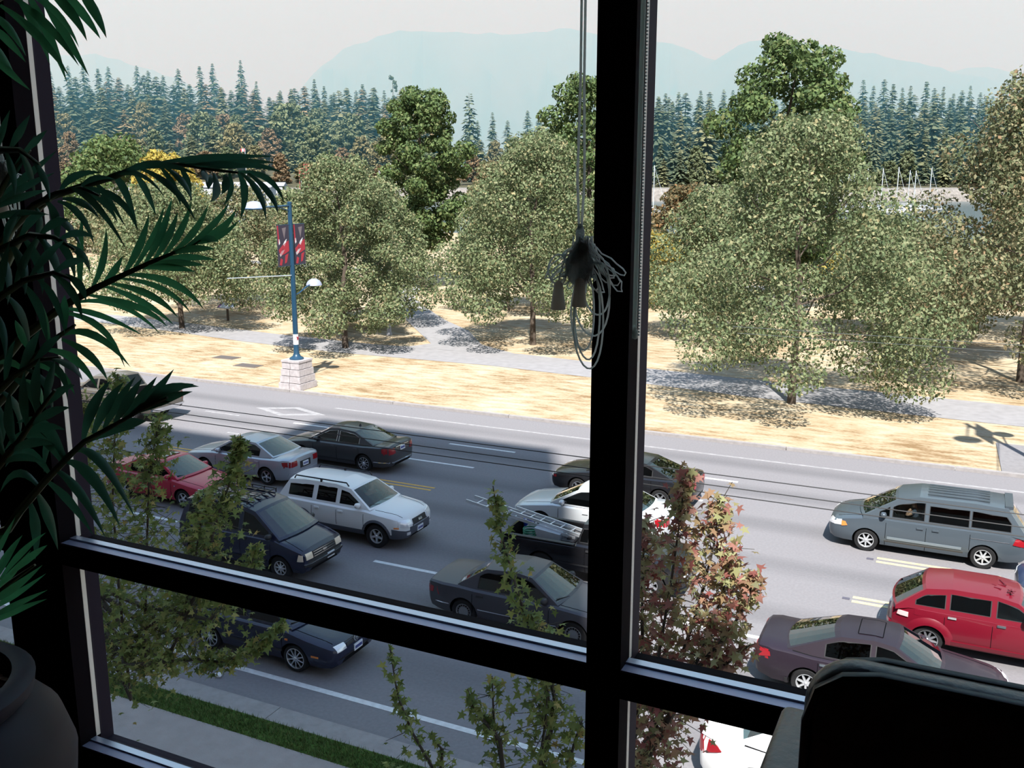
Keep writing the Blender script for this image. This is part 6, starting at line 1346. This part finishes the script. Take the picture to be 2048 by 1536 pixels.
frond([(-60, 330), (-10, 300), (40, 300), (80, 330)], .98, [((-5, 300), (20, 220), (5, 260)), ((20, 298), (60, 230), (40, 262)), ((50, 305), (95, 260), (72, 280)), ((10, 299), (30, 390), (25, 345)), ((40, 302), (70, 395), (60, 345)), ((65, 318), (100, 400), (88, 355))], .02, M_FROND2)

frond([(-60, 560), (0, 500), (60, 470), (110, 475), (150, 500)], 1.02, [((20, 488), (50, 590), (45, 530)), ((45, 475), (85, 590), (75, 525)), ((75, 470), (120, 575), (108, 515)), ((100, 472), (150, 560), (135, 508)), ((130, 486), (180, 545), (165, 510)), ((0, 500), (15, 610), (18, 550)), ((-20, 520), (-10, 620), (-5, 570)), ((40, 476), (90, 430), (62, 440)), ((80, 470), (140, 440), (108, 445)), ((10, 492), (40, 420), (22, 450)), ((120, 480), (190, 475), (155, 468))], .024, M_FROND2)
frond([(-70, 860), (-20, 800), (30, 750), (80, 720), (120, 715)], .99, [((0, 780), (40, 870), (35, 815)), ((25, 755), (75, 850), (65, 790)), ((50, 736), (105, 830), (92, 768)), ((75, 722), (135, 800), (118, 745)), ((100, 716), (165, 760), (140, 730)), ((-15, 795), (5, 890), (5, 840)), ((10, 768), (30, 680), (15, 720)), ((40, 742), (80, 660), (58, 700)), ((70, 724), (120, 670), (95, 692)), ((-30, 812), (-35, 720), (-38, 765))], .024, M_FROND2)

# ------------------------------------------------------------------ black armchair in the corner
M_LEA = mat('black_leather', (.005, .006, .012), .38, spec=.6, noise=(7, .15), bump=(60, .12)); M_PIPE = mat('leather_piping', (.009, .009, .013), .38, spec=.4)
ch = thing('armchair', 'black padded leather armchair seen from behind, lower right corner', 'chair', (.16, 1.12, 8.85))
def slab(x0, x1, y0, y1, z0, z1, r, name, rb=None):
    bm = bmesh.new(); bmesh.ops.create_cube(bm, size=1.0)
    for v in bm.verts: v.co = Vector((lerp(x0, x1, v.co.x + .5), lerp(y0, y1, v.co.y + .5), lerp(z0, z1, v.co.z + .5)))
    if rb:
        ed = [e for e in bm.edges if abs(e.verts[0].co.z - z1) < 1e-5 and abs(e.verts[1].co.z - z1) < 1e-5 and abs(e.verts[0].co.x - e.verts[1].co.x) < 1e-5]
        bmesh.ops.bevel(bm, geom=ed, offset=rb, segments=8, affect='EDGES', profile=.5)
    ed = [e for e in bm.edges if e.calc_face_angle(0) > R(40)]
    bmesh.ops.bevel(bm, geom=ed, offset=r, segments=4, affect='EDGES', profile=.5)
    me = bpy.data.meshes.new(name); bm.to_mesh(me); bm.free(); me.polygons.foreach_set('use_smooth', [True] * len(me.polygons)); me.set_sharp_from_angle(angle=R(60))
    return link(name, me, M_LEA, ch)
slab(-.285, .30, -.14, -.10, .30, 1.050, .016, 'backrest', .055)
pl = [(-.280, -.137, .34), (-.280, -.137, .98), (-.270, -.137, 1.018), (-.245, -.137, 1.038), (-.21, -.137, 1.046), (.22, -.137, 1.046), (.265, -.137, 1.03), (.295, -.137, .98), (.295, -.137, .34)]
MB().tube(pl, .006, 6).build('piping', M_PIPE, ch, 60); MB().tube([(x, y + .035, z) for x, y, z in pl], .006, 6).build('piping', M_PIPE, ch, 60)
slab(-.372, -.285, -.10, .31, .12, .742, .014, 'armrest'); slab(.30, .387, -.10, .31, .12, .742, .014, 'armrest')
slab(-.283, .298, -.10, .34, .25, .46, .03, 'seat')
for x in (-.35, .365):
    for y in (-.08, .28): MB().box(x - .02, x + .02, y - .02, y + .02, 0, .13).build('leg', M_BRONZE, ch)

# ------------------------------------------------------------------ blind cords and wand
M_CORD = mat('blind_cord', (.72, .75, .73), .7, trans=.7); M_TASS = mat('cord_tassel', (.62, .58, .52), .6, trans=.6)
def cord_bunch(label, X0, Y0, ztop, zk, seed, s=1.0):
    t = thing('cord_tangle', label, 'blind cord', (X0, Y0, zk)); g = random.Random(seed)
    for k in (-1, 1): MB().tube([(.004 * k, 0, ztop - zk), (.003 * k, 0, .25), (.006 * k * s, 0, .10), (.002 * k, 0, .02)], .0022, 5).build('cord', M_CORD, t, 60)
    MB().lathe([(.003, .03), (.008, .018), (.007, .004), (.016, -.012), (.024, -.030), (.025, -.048), (.016, -.064), (.005, -.072)], 12, Matrix.Diagonal((s, .6 * s, s, 1))).build('knot', mat('cord_wad', (.62, .66, .65), .8, bump=(140, .9), trans=.6), t, 60)
    for k in range(26):
        a = g.uniform(-.045, .045) * s; h = g.uniform(.03, .09) * s; c0 = g.uniform(-.01, .02)
        MB().tube([(c0 + (a * (1 - cos(u)) / 2) * 1.4, g.uniform(-.01, .01), .01 - h * sin(u / 2) * (1 + .2 * sin(u)) ) for u in np.linspace(0, 2 * pi * .95, 14)], .0013, 4).build('strand', M_CORD, t, 60)
    for dx, dz, w, h in ((.034, -.03, .022, .085), (.026, -.03, .03, .12), (.018, -.04, .022, .15), (.010, -.05, .020, .125), (.020, -.05, .026, .155), (-.035, -.02, .016, .05)):
        MB().tube([(dx + w * sin(u) * s, -.006 + .004 * cos(2 * u), dz - h * (1 - cos(u)) / 2 * s) for u in np.linspace(0, 2 * pi, 26)], .0016, 5, cap=False).build('loop', M_CORD, t, 60)
    for dx, dz in ((-.031, -.062), (.006, -.055)):
        MB().lathe([(.0025, 0), (.007, -.004), (.012, -.042), (.0125, -.046), (.009, -.047), (0, -.044)], 14, Matrix.Translation((dx, -.014, dz))).build('tassel', M_TASS, t, 60); MB().tube([(dx, -.014, dz), (dx * .6, -.008, dz + .05)], .0013, 4).build('tassel_string', M_CORD, t)
k_ = at(1160, 485, 1.46); cord_bunch('tangled grey blind cord with two tassels hanging beside the mullion', k_.x, k_.y, 11.5, k_.z, 3)
k_ = at(5, 330, 1.42); cord_bunch('small tangled blind cord with a tassel on the window post behind the palm', k_.x, k_.y, 11.5, k_.z, 4, .8)
wz = at(1270, 674, 1.535); wd_ = thing('blind_wand', 'slim ribbed blind wand hanging along the mullion', 'blind wand', (wz.x, 1.535, wz.z))
MB().tube([(-.001, 0, .0), (-.001, 0, 11.5 - wz.z)], .0042, 8).build('rod', mat('wand_grey', (.60, .66, .63), .4, trans=.6), wd_, 60)
bd = MB(); 
for i in range(150): bd.lathe([(0, .0018), (.0026, 0), (0, -.0018)], 6, Matrix.Translation((.0065, 0, .004 + i * .0052)))
bo_ = bd.build('bead_chain', mat('bead_pale', (.60, .64, .62), .4, trans=.5), wd_); bo_['kind'] = 'stuff'
MB().lathe([(0, -.004), (.005, -.002), (.0055, .006), (.0042, .012)], 10).build('wand_tip', mat('wand_grey', (.60, .66, .63), .4, trans=.6), wd_, 60)
